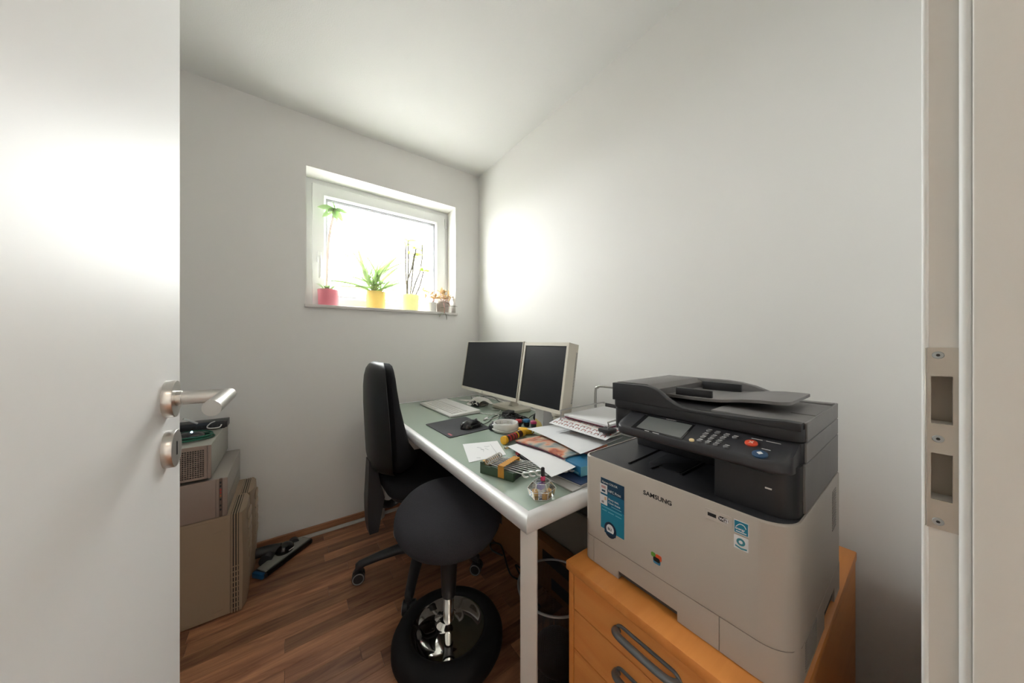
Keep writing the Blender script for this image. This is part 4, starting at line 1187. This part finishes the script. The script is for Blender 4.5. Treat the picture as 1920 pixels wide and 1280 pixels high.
MB().cyl((.56, 1.56, .26), (.56, 1.56, .40), .015, n=16).build('gas_lift', M_steel, ch)
MB().lathe([(.045, .075), (.05, .10), (.04, .135), (.03, .14)], 24, Matrix.Translation((.56, 1.56, 0))).build('hub', M_blk, ch)
arm0 = wh0 = None
for k_ in range(5):
    a = R(24 + 72 * k_)
    Mx = Matrix.Translation((.56, 1.56, 0)) @ Matrix.Rotation(a, 4, 'Z')
    if arm0 is None:
        secs = []
        for u, z, hw, hh in ((.03, .105, .032, .028), (.12, .108, .028, .022), (.20, .100, .024, .019), (.265, .088, .021, .017), (.292, .078, .020, .022), (.308, .070, .014, .020)):
            secs.append([(u, hw * math.cos(q), z + hh * math.sin(q)) for q in [2 * math.pi * j / 12 for j in range(12)]])
        arm0 = MB().loft(secs).build('base_arm', M_blk, ch, local=True, ang=60)
        arm0.matrix_local = ROOT[ch].inverted() @ Mx
        ca = MB()
        for sy in (-1, 1):
            ca.cyl((.295, sy * .006, .029), (.295, sy * .024, .029), .028, n=22)
        ca.box(.275, .312, -.006, .006, .02, .066, .003)
        cast0 = ca.build('caster', M_blk, ch, local=True)
        cast0.matrix_local = ROOT[ch].inverted() @ Mx
        crs = []
        for sy in (-1, 1):
            ring_ = [(.295 + .0235 * math.cos(q), sy * .0245, .029 + .0235 * math.sin(q)) for q in [2 * math.pi * j / 20 for j in range(20)]]
            crs.append(MB().tube(ring_, .0026, 5, closed=True).build('tread_ring', M_grey, cast0, local=True))
    else:
        dup(arm0, ch, Mx)
        yaw = a
        c2 = dup(cast0, ch, Mx)
        for q_ in crs:
            r2 = q_.copy(); C.objects.link(r2); r2.parent = c2

# ------------------------------------------------------------------ active stool
sc = Vector((.488, 1.075, 0))
stl = thing('stool', tuple(sc), 'charcoal felt active stool with chrome dish and black rubber ring base', 'stool')
Mb = Matrix.Translation(sc)
MB().lathe([(.135, .022), (.150, .004), (.172, .0005), (.192, .012), (.203, .035), (.203, .058), (.192, .080), (.172, .094), (.150, .096), (.136, .088), (.131, .078)], 56, Mb, caps=False).build('rubber_ring', M_rubber, stl, ang=60)
MB().lathe([(.139, .078), (.136, .086), (.132, .0855), (.110, .092), (.085, .0975), (.060, .102), (.042, .105), (.034, .112), (.001, .113)], 56, Mb).build('chrome_dish', M_chrome, stl, ang=60)
tilt = Vector((-.040, -.092, .46))
def along(t, z0=.09): return sc + Vector((0, 0, z0)) + tilt * t
tq = tilt.to_track_quat('Z', 'Y').to_matrix().to_4x4()
MB().cyl(along(.0), along(.36), .0195, n=24).build('piston', M_chrome, stl)
MB().lathe([(.030, 0), (.026, .012), (.021, .014)], 24, Matrix.Translation(along(.02)) @ tq).build('piston_collar', M_chrome, stl)
MB().cyl(along(.30), along(.88), .0255, .034, 24).build('column', M_blk, stl)
Mt = Matrix.Translation(along(.84)) @ tq
MB().lathe([(.035, -.015), (.10, .005), (.135, .024), (.155, .046), (.160, .055)], 48, Mt).build('seat_shell', M_blk, stl, ang=60)
MB().lathe([(.158, .050), (.172, .060), (.179, .078), (.177, .094), (.164, .112), (.135, .124), (.09, .131), (.04, .134), (.001, .1345)], 56, Mt).build('seat', M_felt, stl, ang=60)

# ------------------------------------------------------------------ waste bin
def mesh_metal():
    m = bpy.data.materials.new('bin_mesh'); m.use_nodes = True
    nt = m.node_tree; b = nt.nodes['Principled BSDF']
    b.inputs['Base Color'].default_value = (.05, .05, .055, 1); b.inputs['Metallic'].default_value = .5; b.inputs['Roughness'].default_value = .45
    tc = nt.nodes.new('ShaderNodeTexCoord'); sep = nt.nodes.new('ShaderNodeSeparateXYZ')
    nt.links.new(tc.outputs['Object'], sep.inputs[0])
    at = nt.nodes.new('ShaderNodeMath'); at.operation = 'ARCTAN2'
    nt.links.new(sep.outputs[1], at.inputs[0]); nt.links.new(sep.outputs[0], at.inputs[1])
    def wave(sock, f):
        a = nt.nodes.new('ShaderNodeMath'); a.operation = 'MULTIPLY'; a.inputs[1].default_value = f
        s = nt.nodes.new('ShaderNodeMath'); s.operation = 'SINE'
        nt.links.new(sock, a.inputs[0]); nt.links.new(a.outputs[0], s.inputs[0]); return s.outputs[0]
    w1 = wave(at.outputs[0], 150); w2 = wave(sep.outputs[2], 1250)
    mu = nt.nodes.new('ShaderNodeMath'); mu.operation = 'MULTIPLY'
    nt.links.new(w1, mu.inputs[0]); nt.links.new(w2, mu.inputs[1])
    gt = nt.nodes.new('ShaderNodeMath'); gt.operation = 'GREATER_THAN'; gt.inputs[1].default_value = .12
    nt.links.new(mu.outputs[0], gt.inputs[0])
    tr = nt.nodes.new('ShaderNodeBsdfTransparent'); mix = nt.nodes.new('ShaderNodeMixShader')
    nt.links.new(gt.outputs[0], mix.inputs[0]); nt.links.new(b.outputs[0], mix.inputs[1]); nt.links.new(tr.outputs[0], mix.inputs[2])
    nt.links.new(mix.outputs[0], nt.nodes['Material Output'].inputs[0])
    return m
bc_ = Vector((.750, .778, 0))
bn = thing('waste_bin', tuple(bc_), 'round black wire mesh waste bin behind the desk leg', 'bin')
Mx = Matrix.Translation(bc_)
MB().lathe([(.098, .012), (.125, .300)], 56, Mx, caps=False).build('mesh_wall', mesh_metal(), bn)
MB().lathe([(.100, .0005), (.101, .014), (.001, .015)], 48, Mx).build('bottom', M_blk, bn)
MB().tube([(bc_.x + .126 * math.cos(q), bc_.y + .126 * math.sin(q), .302) for q in [2 * math.pi * j / 56 for j in range(56)]], .0038, 8, closed=True).build('rim', mat('bin_rim', (.45, .45, .46), .35, .6), bn)
solo(MB().ball((.752, .772, .075), .082, .078, .055, n=20, m=10), 'bin_bag', mat('bag_black', (.012, .012, .014), .35, bump=.8, bscale=40), (.752, .772, .02), 'dark crumpled bag lying inside the waste bin', 'bag')

# ------------------------------------------------------------------ under the desk
cb = thing('cardboard_box', (1.03, 1.15, 0), 'brown cardboard box on the floor under the desk', 'box')
bx0, bx1, by0, by1, bh = .965, 1.012, .80, 1.52, .216
MB().box(bx0, bx0 + .005, by0, by1, 0, bh).build('side', M_card, cb, False)
MB().box(bx1 - .005, bx1, by0, by1, 0, bh).build('side', M_card, cb, False)
MB().box(bx0 + .005, bx1 - .005, by0, by0 + .005, 0, bh).build('end', M_card, cb, False)
MB().box(bx0 + .005, bx1 - .005, by1 - .005, by1, 0, bh).build('end', M_card, cb, False)
MB().box(bx0 + .002, (bx0 + bx1) / 2 - .001, by0 + .002, by1 - .002, bh, bh + .004).build('flap', M_card, cb, False)
MB().box((bx0 + bx1) / 2 + .001, bx1 - .002, by0 + .002, by1 - .002, bh, bh + .004).build('flap', M_card, cb, False)
for y0, y1, z0, z1 in ((1.42, 1.47, .13, .18), (.90, 1.08, .13, .18), (.86, 1.02, .03, .08)):
    MB().box(bx0 - .0006, bx0, y0, y1, z0, z1).build('printed_label', M_blk, cb, False)
solo(MB().box(1.020, 1.036, .62, 1.60, .0005, .402, .002), 'panel_board', M_board, (1.03, 1.1, 0), 'pale grey board standing behind the cardboard box', 'board')
cable('floor_cable', [(.93, 1.36, .004), (.90, 1.42, .012), (.93, 1.48, .006), (.955, 1.42, .02), (.93, 1.34, .006), (.90, 1.27, .004), (.88, 1.20, .012), (.91, 1.13, .02), (.945, 1.18, .01), (.94, 1.26, .006), (.90, 1.10, .004), (.88, 1.0, .004)], .0042, M_cord, 'black cable looped on the floor beside the cardboard box')
dt = thing('cable_duct', (.4, 2.166, 0), 'grey cable duct lying along the skirting', 'cable duct')
for x0, x1, a in ((.02, .62, -.2), (.625, 1.15, .3)):
    Mx = Matrix.Translation(((x0 + x1) / 2, 2.1655, 0)) @ Matrix.Rotation(R(a), 4, 'Z')
    MB().prism([(-.012, .0005), (.012, .0005), (.012, .010), (.007, .014), (-.004, .014), (-.012, .006)], -(x1 - x0) / 2, (x1 - x0) / 2, ax='x', M=Mx).build('duct_length', M_duct, dt, False)

# ------------------------------------------------------------------ computers behind the door
def tower(y0, y1, h, label, xf):
    t = thing('computer_tower', (-.40, (y0 + y1) / 2, 0), label, 'computer', 'beige computer towers behind the door')
    xb = -.62
    MB().box(xb, xf - .047, y0 + .001, y1 - .001, .006, h, .002, 1).build('case', M_pcbeige, t)
    MB().box(xb + .01, xf - .05, y0, y1, .02, h - .01, .001, 1).build('side_panel', M_pcbeige, t)
    MB().box(xf - .047, xf - .022, y0 + .006, y1 - .006, .008, h - .002).build('slot_backing', M_dark, t, False)
    for k in range(3):
        x = xf - .0455 + k * .0085
        MB().box(x, x + .0048, y0, y1, .004, h, .0008, 1).build('bezel_slat', M_pcbeige, t)
    for z in [.02 + i * .022 for i in range(9)]:
        MB().box(xf - .046, xf - .021, y0 + .0002, y0 + .003, z, z + .0035).build('slat_bridge', M_pcbeige, t, False)
    yc = (y0 + y1) / 2; w = (y1 - y0) / 2
    secs = []
    for i in range(9):
        z = .004 + (h - .004) * i / 8
        bul = .018 * math.sin(math.pi * (.15 + .7 * i / 8))
        secs.append([(xf - .021, yc - w, z), (xf - .014 + bul * .3, yc - w * .96, z), (xf - .004 + bul * .6, yc - w * .6, z), (xf - .004 + bul * .6, yc + w * .6, z), (xf - .014 + bul * .3, yc + w * .96, z), (xf - .021, yc + w, z)])
    MB().loft(secs).build('front_cover', M_pcbeige, t, ang=30)
    for i in range(5):
        z = h - .05 - i * .045
        MB().ball((xf + .006, yc, z), .007, w * .62, .020, n=18, m=8).build('front_scallop', M_pcbeige, t)
    for z in (.36, .03):
        MB().prism([(xf - .10, z), (xf - .07, z + .006), (xf - .075, z - .010)], y0 - .0015, y0 + .001, ax='y').build('emboss', M_pcbeige, t, False)
    for x in (xb + .04, xf - .07):
        MB().box(x, x + .03, y0 + .02, y1 - .02, 0, .007).build('foot', M_blk, t, False)
tower(1.745, 1.958, .421, 'beige computer tower standing nearest the door, lowest of the stack', -.150)
tower(1.962, 2.172, .418, 'beige computer tower standing against the window wall', -.140)

md = thing('desktop_computer', (-.41, 1.96, .421), 'flat silver desktop computer lying across the beige towers', 'computer')
MB().box(-.62, -.208, 1.757, 2.178, .4225, .580, .003).build('case', M_pcsilver, md)
MB().box(-.615, -.243, 1.745, 1.757, .4235, .581, .002).build('front_panel', M_pcpink, md)
MB().box(-.2425, -.233, 1.746, 1.757, .4235, .581, .001, 1).build('port_strip', M_pcpink, md)
MB().box(-.2325, -.223, 1.7465, 1.757, .4235, .581, .001, 1).build('port_strip', mat('port_strip_dark', hexc('#6d5a50'), .5), md)
MB().box(-.2225, -.207, 1.745, 1.757, .4235, .581, .002).build('port_strip', M_pcpink, md)
for z, m_ in ((.565, M_blk), (.550, M_blk), (.535, M_redink), (.523, M_redink), (.510, mat('port_orange', hexc('#b0643a'), .5)), (.495, M_blk), (.470, M_blk), (.453, M_blk)):
    MB().box(-.2305, -.2255, 1.7458, 1.7468, z - .004, z + .004).build('port', m_, md, False)
MB().box(-.27, -.262, 1.78, 2.17, .580, .5835).build('lid_ridge', M_pcsilver, md, False)
MB().box(-.2078, -.2072, 1.80, 2.12, .49, .4915).build('side_groove', M_grey, md, False)
tpc = thing('desktop_computer', (-.43, 1.96, .592), 'grey desktop computer with perforated front on top of the stack', 'computer')
MB().box(-.60, -.256, 1.752, 2.178, .592, .7285, .003).build('case', M_pcgrey, tpc)
for x in (-.55, -.30):
    for yy in (1.80, 2.13):
        MB().cyl((x, yy, .5837), (x, yy, .593), .012, n=14).build('foot', M_blk, tpc)
hs = []
for i in range(43):
    for j in range(14):
        u0 = -.589 + i * .0073; v0 = .6030 + j * .0080
        hs.append((u0, u0 + .0052, v0, v0 + .0052))
MB().holes([-.60, -.268], [.5935, .728], hs, 1.7445, 1.7520, lambda u, v, t: (u, t, v)).build('vent_grille', M_pcpink, tpc, False)
MB().box(-.5995, -.2685, 1.7515, 1.7522, .5945, .727).build('grille_backing', M_dark, tpc, False)
MB().box(-.2675, -.256, 1.7445, 1.7520, .5935, .728, .001, 1).build('bezel_edge', M_pcpink, tpc)
# things on top of the stack
ZT = .7287
rt_ = thing('network_switch', (-.34, 2.085, ZT), 'long black network switch at the back of the computer stack', 'switch')
MB().box(-.52, -.243, 2.045, 2.125, ZT + .004, ZT + .036, .002).build('case', M_blk, rt_)
for i in range(6):
    MB().box(-.275 - i * .018, -.262 - i * .018, 2.0442, 2.0452, ZT + .010, ZT + .024).build('port', M_dark, rt_, False)
for x in (-.50, -.26):
    MB().box(x - .008, x + .008, 2.05, 2.12, ZT, ZT + .0045).build('foot', M_rubber, rt_, False)
pk = thing('wireless_puck', (-.345, 1.895, ZT), 'round black puck with bright blue light inside the green cable coil', 'device')
MB().lathe([(.045, .0003), (.050, .006), (.048, .016), (.036, .026), (.012, .031), (.001, .0315)], 32, Matrix.Translation((-.345, 1.895, ZT))).build('body', M_blkgl, pk)
MB().ball((-.338, 1.888, ZT + .0315), .0035, n=10, m=6).build('blue_light', M_led, pk)
gc = MB()
for k_ in range(4):
    q0 = random.random() * 6
    gc.tube([(-.345 + (.062 + .005 * k_) * math.cos(q) , 1.89 + (.060 + .004 * k_) * math.sin(q), ZT + .004 + .0052 * (k_ % 3) + .003 * math.sin(2 * q + q0) + .003) for q in [2 * math.pi * j / 40 for j in range(40)]], .0034, 7, closed=True)
solo(gc, 'green_cable', M_gcord, (-.345, 1.89, ZT), 'dark green cable coiled around the black puck', 'cable', ang=60)
cable('white_cable', [(-.345, 2.03, ZT + .040), (-.355, 2.02, ZT + .050), (-.375, 2.01, ZT + .066), (-.385, 2.0, ZT + .072)], .0045, M_wcord, 'white cable end sticking up from the black switch')
cable('white_cable', [(-.285, 2.035, ZT + .040), (-.300, 2.03, ZT + .034), (-.312, 2.03, ZT + .018), (-.300, 2.028, ZT + .010), (-.27, 2.03, ZT + .010), (-.262, 2.035, ZT + .022)], .0025, M_wcord, 'thin white cable looping in front of the black switch')

# ------------------------------------------------------------------ vacuum cleaner floor head
va = Vector((-.105, 1.915, 0)); vb = Vector((.105, 2.105, 0))
dv = (vb - va).normalized(); nv = Vector((-dv.y, dv.x, 0)); Lv = (vb - va).length
vc = thing('vacuum_floor_head', tuple((va + vb) / 2), 'grey and black vacuum cleaner floor head by the beige tower', 'vacuum head', rz=math.atan2(dv.y, dv.x))
MB().prism(rrect(-Lv / 2, Lv / 2, -.018, .062, .014, 4), .003, .026, bev=.005).build('sole', M_blk, vc, local=True)
MB().prism([(-Lv / 2 + .012, -.008), (Lv / 2 - .01, -.006), (Lv / 2 - .02, .058), (.05, .045), (-.02, .058), (-Lv / 2 + .02, .050)], .0255, .034, bev=.003).build('top_cover', mat('vacuum_grey', hexc('#8d8d85'), .4), vc, local=True)
MB().box(-Lv / 2 + .015, Lv / 2 - .015, -.0195, -.010, .006, .030, .003).build('front_strip', M_blkgl, vc, local=True)
MB().box(-Lv / 2 - .008, -Lv / 2 + .010, -.012, .05, .004, .030, .004).build('blue_bumper', mat('vacuum_blue', hexc('#1d5f8f'), .4), vc, local=True)
MB().ball((.01, .035, .045), .045, .038, .032, n=20, m=10).build('swivel', M_blkgl, vc, local=True)
MB().box(.0, .03, -.004, -.0035, .045, .050).build('mark', M_white, vc, local=True, smooth=False)
MB().tube([(0, .05, .05), (-.03, .09, .055), (-.07, .12, .06), (-.12, .13, .065)], [.028, .026, .024, .022], 14, k=4).build('neck', M_blk, vc, local=True)
MB().cyl((-.075, .06, .032), (-.035, .085, .032), .028, n=18).build('wheel', M_dgrey, vc, local=True)
MB().cyl((.075, .045, .030), (.09, .065, .030), .024, n=18).build('wheel', M_dgrey, vc, local=True)

# ------------------------------------------------------------------ plants on the sill
SZ = 1.3762
def leafmesh(name, m, parent, L, W, bend, fold=.25, n=5):
    vs = []; fs = []
    for i in range(n + 1):
        u = i / n
        w = W / 2 * max(.04, math.sin(math.pi * min(1, (u * .92 + .08))) ** .7) if W > .0205 or L < .1 else W / 2 * max(.06, (1 - u) ** .6)
        x = L * u; z = -bend * L * u * u
        vs += [(x, -w, z + fold * w), (x, 0, z), (x, w, z + fold * w)]
    for i in range(n):
        for j in range(2):
            a = i * 3 + j
            fs.append((a, a + 1, a + 4, a + 3))
    me = MB(); me.add(vs, fs)
    th = [(v[0], v[1], v[2] - .0006) for v in vs]
    o = len(me.v); me.add(th, [tuple(reversed(f)) for f in fs])
    ob = me.build(name, m, parent, local=True, ang=70)
    return ob
def place(pos, az, el, roll=0.0, s=1.0):
    return Matrix.Translation(Vector(pos)) @ Matrix.Rotation(az, 4, 'Z') @ Matrix.Rotation(-el, 4, 'Y') @ Matrix.Rotation(roll, 4, 'X') @ Matrix.Scale(s, 4)
def potted(name, x, y, r, h, m_pot, label, taper=.8):
    t = thing(name, (x, y, SZ), label, 'potted plant', 'potted plants on the window sill')
    MB().lathe([(r * taper, .0003), (r * taper * 1.03, .003), (r * .985, h - .010), (r, h - .008), (r, h), (r * .9, h), (r * .88, h - .012), (.001, h - .012)], 36, Matrix.Translation((x, y, SZ))).build('pot', m_pot, t, ang=35)
    MB().lathe([(r * .87, h - .0118), (r * .5, h - .008), (.001, h - .007)], 24, Matrix.Translation((x, y, SZ))).build('soil', mat('soil_' + name + str(x), (.06, .045, .03), .95, bump=.8, bscale=120), t)
    return t
def leaves(t, proto, L):
    first = True
    for M_ in L:
        if first:
            proto.matrix_local = ROOT[t].inverted() @ M_; first = False
        else:
            dup(proto, t, M_)
M_stem2 = mat('stem_taupe', hexc('#a89f9a'), .8)
M_lf1 = translucent('leaf_soft_green', '#b0cb9a', .45, '#cfe0ba')
M_lf2 = translucent('leaf_spike_green', '#b7cdab', .5, '#d8e3b4')  # paled so the leaf colour carries the window's glare haze
M_lf3 = translucent('leaf_yellow_green', '#c9d69a', .55)
M_lf4 = translucent('leaf_blush', '#d9b9a2', .5, '#d8cf9c')
M_lfd = translucent('leaf_dark', '#55604a', .15, '#7a8068')
M_stem = translucent('stem_grey', '#c9bfba', .45, rough=.8)
M_potpink = translucent('pot_pink', '#eeaab5', .3, rough=.35)
M_potor = translucent('pot_orange', '#fadda0', .35, rough=.35)
M_potgr = translucent('pot_lime', '#f2f0c2', .35, rough=.35)
rn = random.Random(11)
PYs = 2.262
# 1 tall stem in the pink pot
t = potted('potted_plant', .206, PYs, .060, .104, M_potpink, 'tall single-stemmed plant in a pink pot at the window handle', .9)
top = (.240, PYs + .01, 2.005)
MB().tube([(.196, PYs, SZ + .09), (.198, PYs, 1.60), (.204, PYs, 1.74), (.214, PYs + .005, 1.85), (.232, PYs + .01, 1.95), top], [.008, .0075, .0075, .008, .008, .007], 8, k=5).build('stem', M_stem, t)
pr = leafmesh('leaf', M_lf1, t, .085, .034, .35)
Ls = [place(top, R(a), R(e), rn.uniform(.4, 1.1), s) for a, e, s in ((180, 5, 1.1), (150, -30, 1.0), (0, 10, 1.0), (20, -25, 1.1), (-60, -45, 1.1), (250, -50, 1.0), (80, 20, .9), (90, 85, .7), (300, -10, 1.0), (210, -25, .9), (40, -55, 1.0))]
Ls += [place((.216, PYs, 1.855), R(-10), R(-60), 0, .8), place((.204, PYs, 1.70), R(10), R(20), 0, .6)]
for k_ in range(13):
    Ls.append(place((.196 + rn.uniform(-.012, .02), PYs + rn.uniform(-.02, .02), SZ + .096), rn.uniform(0, 6.28), R(rn.uniform(25, 70)), 0, rn.uniform(.6, .9)))
leaves(t, pr, Ls)
# 2 spiky plant in the orange pot
t = potted('potted_plant', .487, PYs, .066, .118, M_potor, 'spiky long-leaved plant in an orange pot', .84)
pr = leafmesh('leaf', M_lf2, t, .29, .025, .25, 1.0, 8)
Ls = []
for (cx_, cy_, cz_, n_) in ((.47, PYs, SZ + .112, 18), (.445, PYs + .01, SZ + .150, 14), (.52, PYs - .005, SZ + .125, 14)):
    for k_ in range(n_):
        az = rn.uniform(0, 6.28)
        if math.sin(az) > .25: az = -az          # keep the leaves off the pane
        Ls.append(place((cx_, cy_, cz_), az, R(rn.uniform(8, 86)), rn.uniform(-1.2, 1.2), rn.uniform(.6, 1.12) * (.55 if math.sin(az) < -.6 else 1)))
leaves(t, pr, Ls)
MB().tube([(.47, PYs, SZ + .10), (.465, PYs, SZ + .13), (.445, PYs + .01, SZ + .155)], .008, 8, k=3).tube([(.51, PYs, SZ + .10), (.52, PYs - .005, SZ + .13)], .008, 8).build('stem', M_stem, t)
# 3 bare stems in the lime pot
t = potted('potted_plant', .722, PYs, .066, .118, M_potgr, 'thin bare-stemmed plant in a lime yellow pot', .82)
sm = MB()
stems = [[(.700, SZ + .10), (.697, 1.58), (.690, 1.72), (.694, 1.85)], [(.704, SZ + .10), (.708, 1.62), (.712, 1.76), (.708, 1.89)], [(.722, SZ + .10), (.735, 1.60), (.748, 1.74), (.765, 1.84)], [(.728, SZ + .10), (.765, 1.60), (.795, 1.68), (.812, 1.80), (.810, 1.88)], [(.750, SZ + .10), (.790, 1.56), (.822, 1.68)], [(.712, 1.62), (.735, 1.70), (.752, 1.80)]]
for s_ in stems:
    sm.tube([(x, PYs + .006 * math.sin(30 * x), z) for x, z in s_], .0058, 7, k=4)
sm.build('stems', M_stem2, t)
pr = leafmesh('leaf', M_lf3, t, .055, .026, .3)
Ls = []
for x, z, n_ in ((.694, 1.85, 2), (.710, 1.89, 3), (.765, 1.845, 3), (.810, 1.88, 2), (.824, 1.685, 5), (.752, 1.80, 3), (.745, 1.78, 2)):
    for k_ in range(n_):
        Ls.append(place((x, PYs, z), rn.choice([rn.uniform(-1, .3), rn.uniform(2.9, 4.2)]), R(rn.uniform(-20, 50)), rn.uniform(.5, 1.3), rn.uniform(.7, 1.1)))
leaves(t, pr, Ls)
# 4 and 5 small pots at the right
t = potted('potted_plant', .888, PYs - .005, .034, .075, M_white, 'small blush succulent in a narrow white pot', .85)
pr = leafmesh('leaf', M_lf4, t, .046, .017, .3)
Ls = []; sm = MB()
for k_ in range(7):
    a = rn.uniform(2.4, 5.6); q = rn.uniform(.02, .06)
    p = (.888 + q * math.cos(a) * 1.3, PYs - .005 + q * math.sin(a) * .6, SZ + rn.uniform(.09, .16))
    sm.tube([(.888, PYs - .005, SZ + .06), ((.888 + p[0]) / 2, (PYs + p[1]) / 2, SZ + .09), p], .0018, 6, k=3)
    for j in range(4): Ls.append(place(p, rn.uniform(2.2, 6.2), R(rn.uniform(-10, 70)), rn.uniform(-1.2, 1.2), rn.uniform(.6, 1)))
sm.build('stems', mat('stem_red', hexc('#b98a80'), .7), t)
leaves(t, pr, Ls)
t = potted('potted_plant', .975, PYs - .005, .050, .085, mat('pot_taupe', hexc('#b9aca3'), .5), 'trailing succulent in a taupe pot hanging over the sill edge', .85)
pr = leafmesh('leaf', M_lf4, t, .048, .018, .3)
Ls = []; sm = MB()
for k_ in range(9):
    a = rn.uniform(3.0, 6.3); q = rn.uniform(.01, .06)
    p = (.975 + q * math.cos(a), PYs - .005 + q * math.sin(a) * .6, SZ + rn.uniform(.09, .17))
    sm.tube([(.975, PYs - .005, SZ + .07), ((.975 + p[0]) / 2, (PYs + p[1]) / 2, SZ + .10), p], .0018, 6, k=3)
    for j in range(4): Ls.append(place(p, rn.uniform(2.8, 6.6), R(rn.uniform(-10, 70)), rn.uniform(-1.2, 1.2), rn.uniform(.6, 1)))
tr_ = [(.965, 2.215, SZ + .075), (.955, 2.185, SZ + .055), (.950, 2.165, SZ + .02), (.945, 2.158, SZ - .01)]
sm.tube(tr_, .003, 7, k=4).tube([(.975, 2.21, SZ + .08), (.99, 2.18, SZ + .07), (.995, 2.165, SZ + .045)], .0025, 7, k=4)
sm.build('stems', bpy.data.materials['stem_red'], t)
leaves(t, pr, Ls)
pr = leafmesh('trailing_leaf', M_lfd, t, .062, .020, .2)
leaves(t, pr, [place((.945, 2.158, SZ - .005), R(195), R(-25)), place((.948, 2.156, SZ - .005), R(-40), R(-65), 0, .95), place((.95, 2.163, SZ + .03), R(185), R(5), 0, .8), place((.955, 2.17, SZ + .04), R(-30), R(20), 0, .7), place((.995, 2.165, SZ + .045), R(-20), R(10), 0, .9), place((.99, 2.17, SZ + .06), R(200), R(30), 0, .6)])
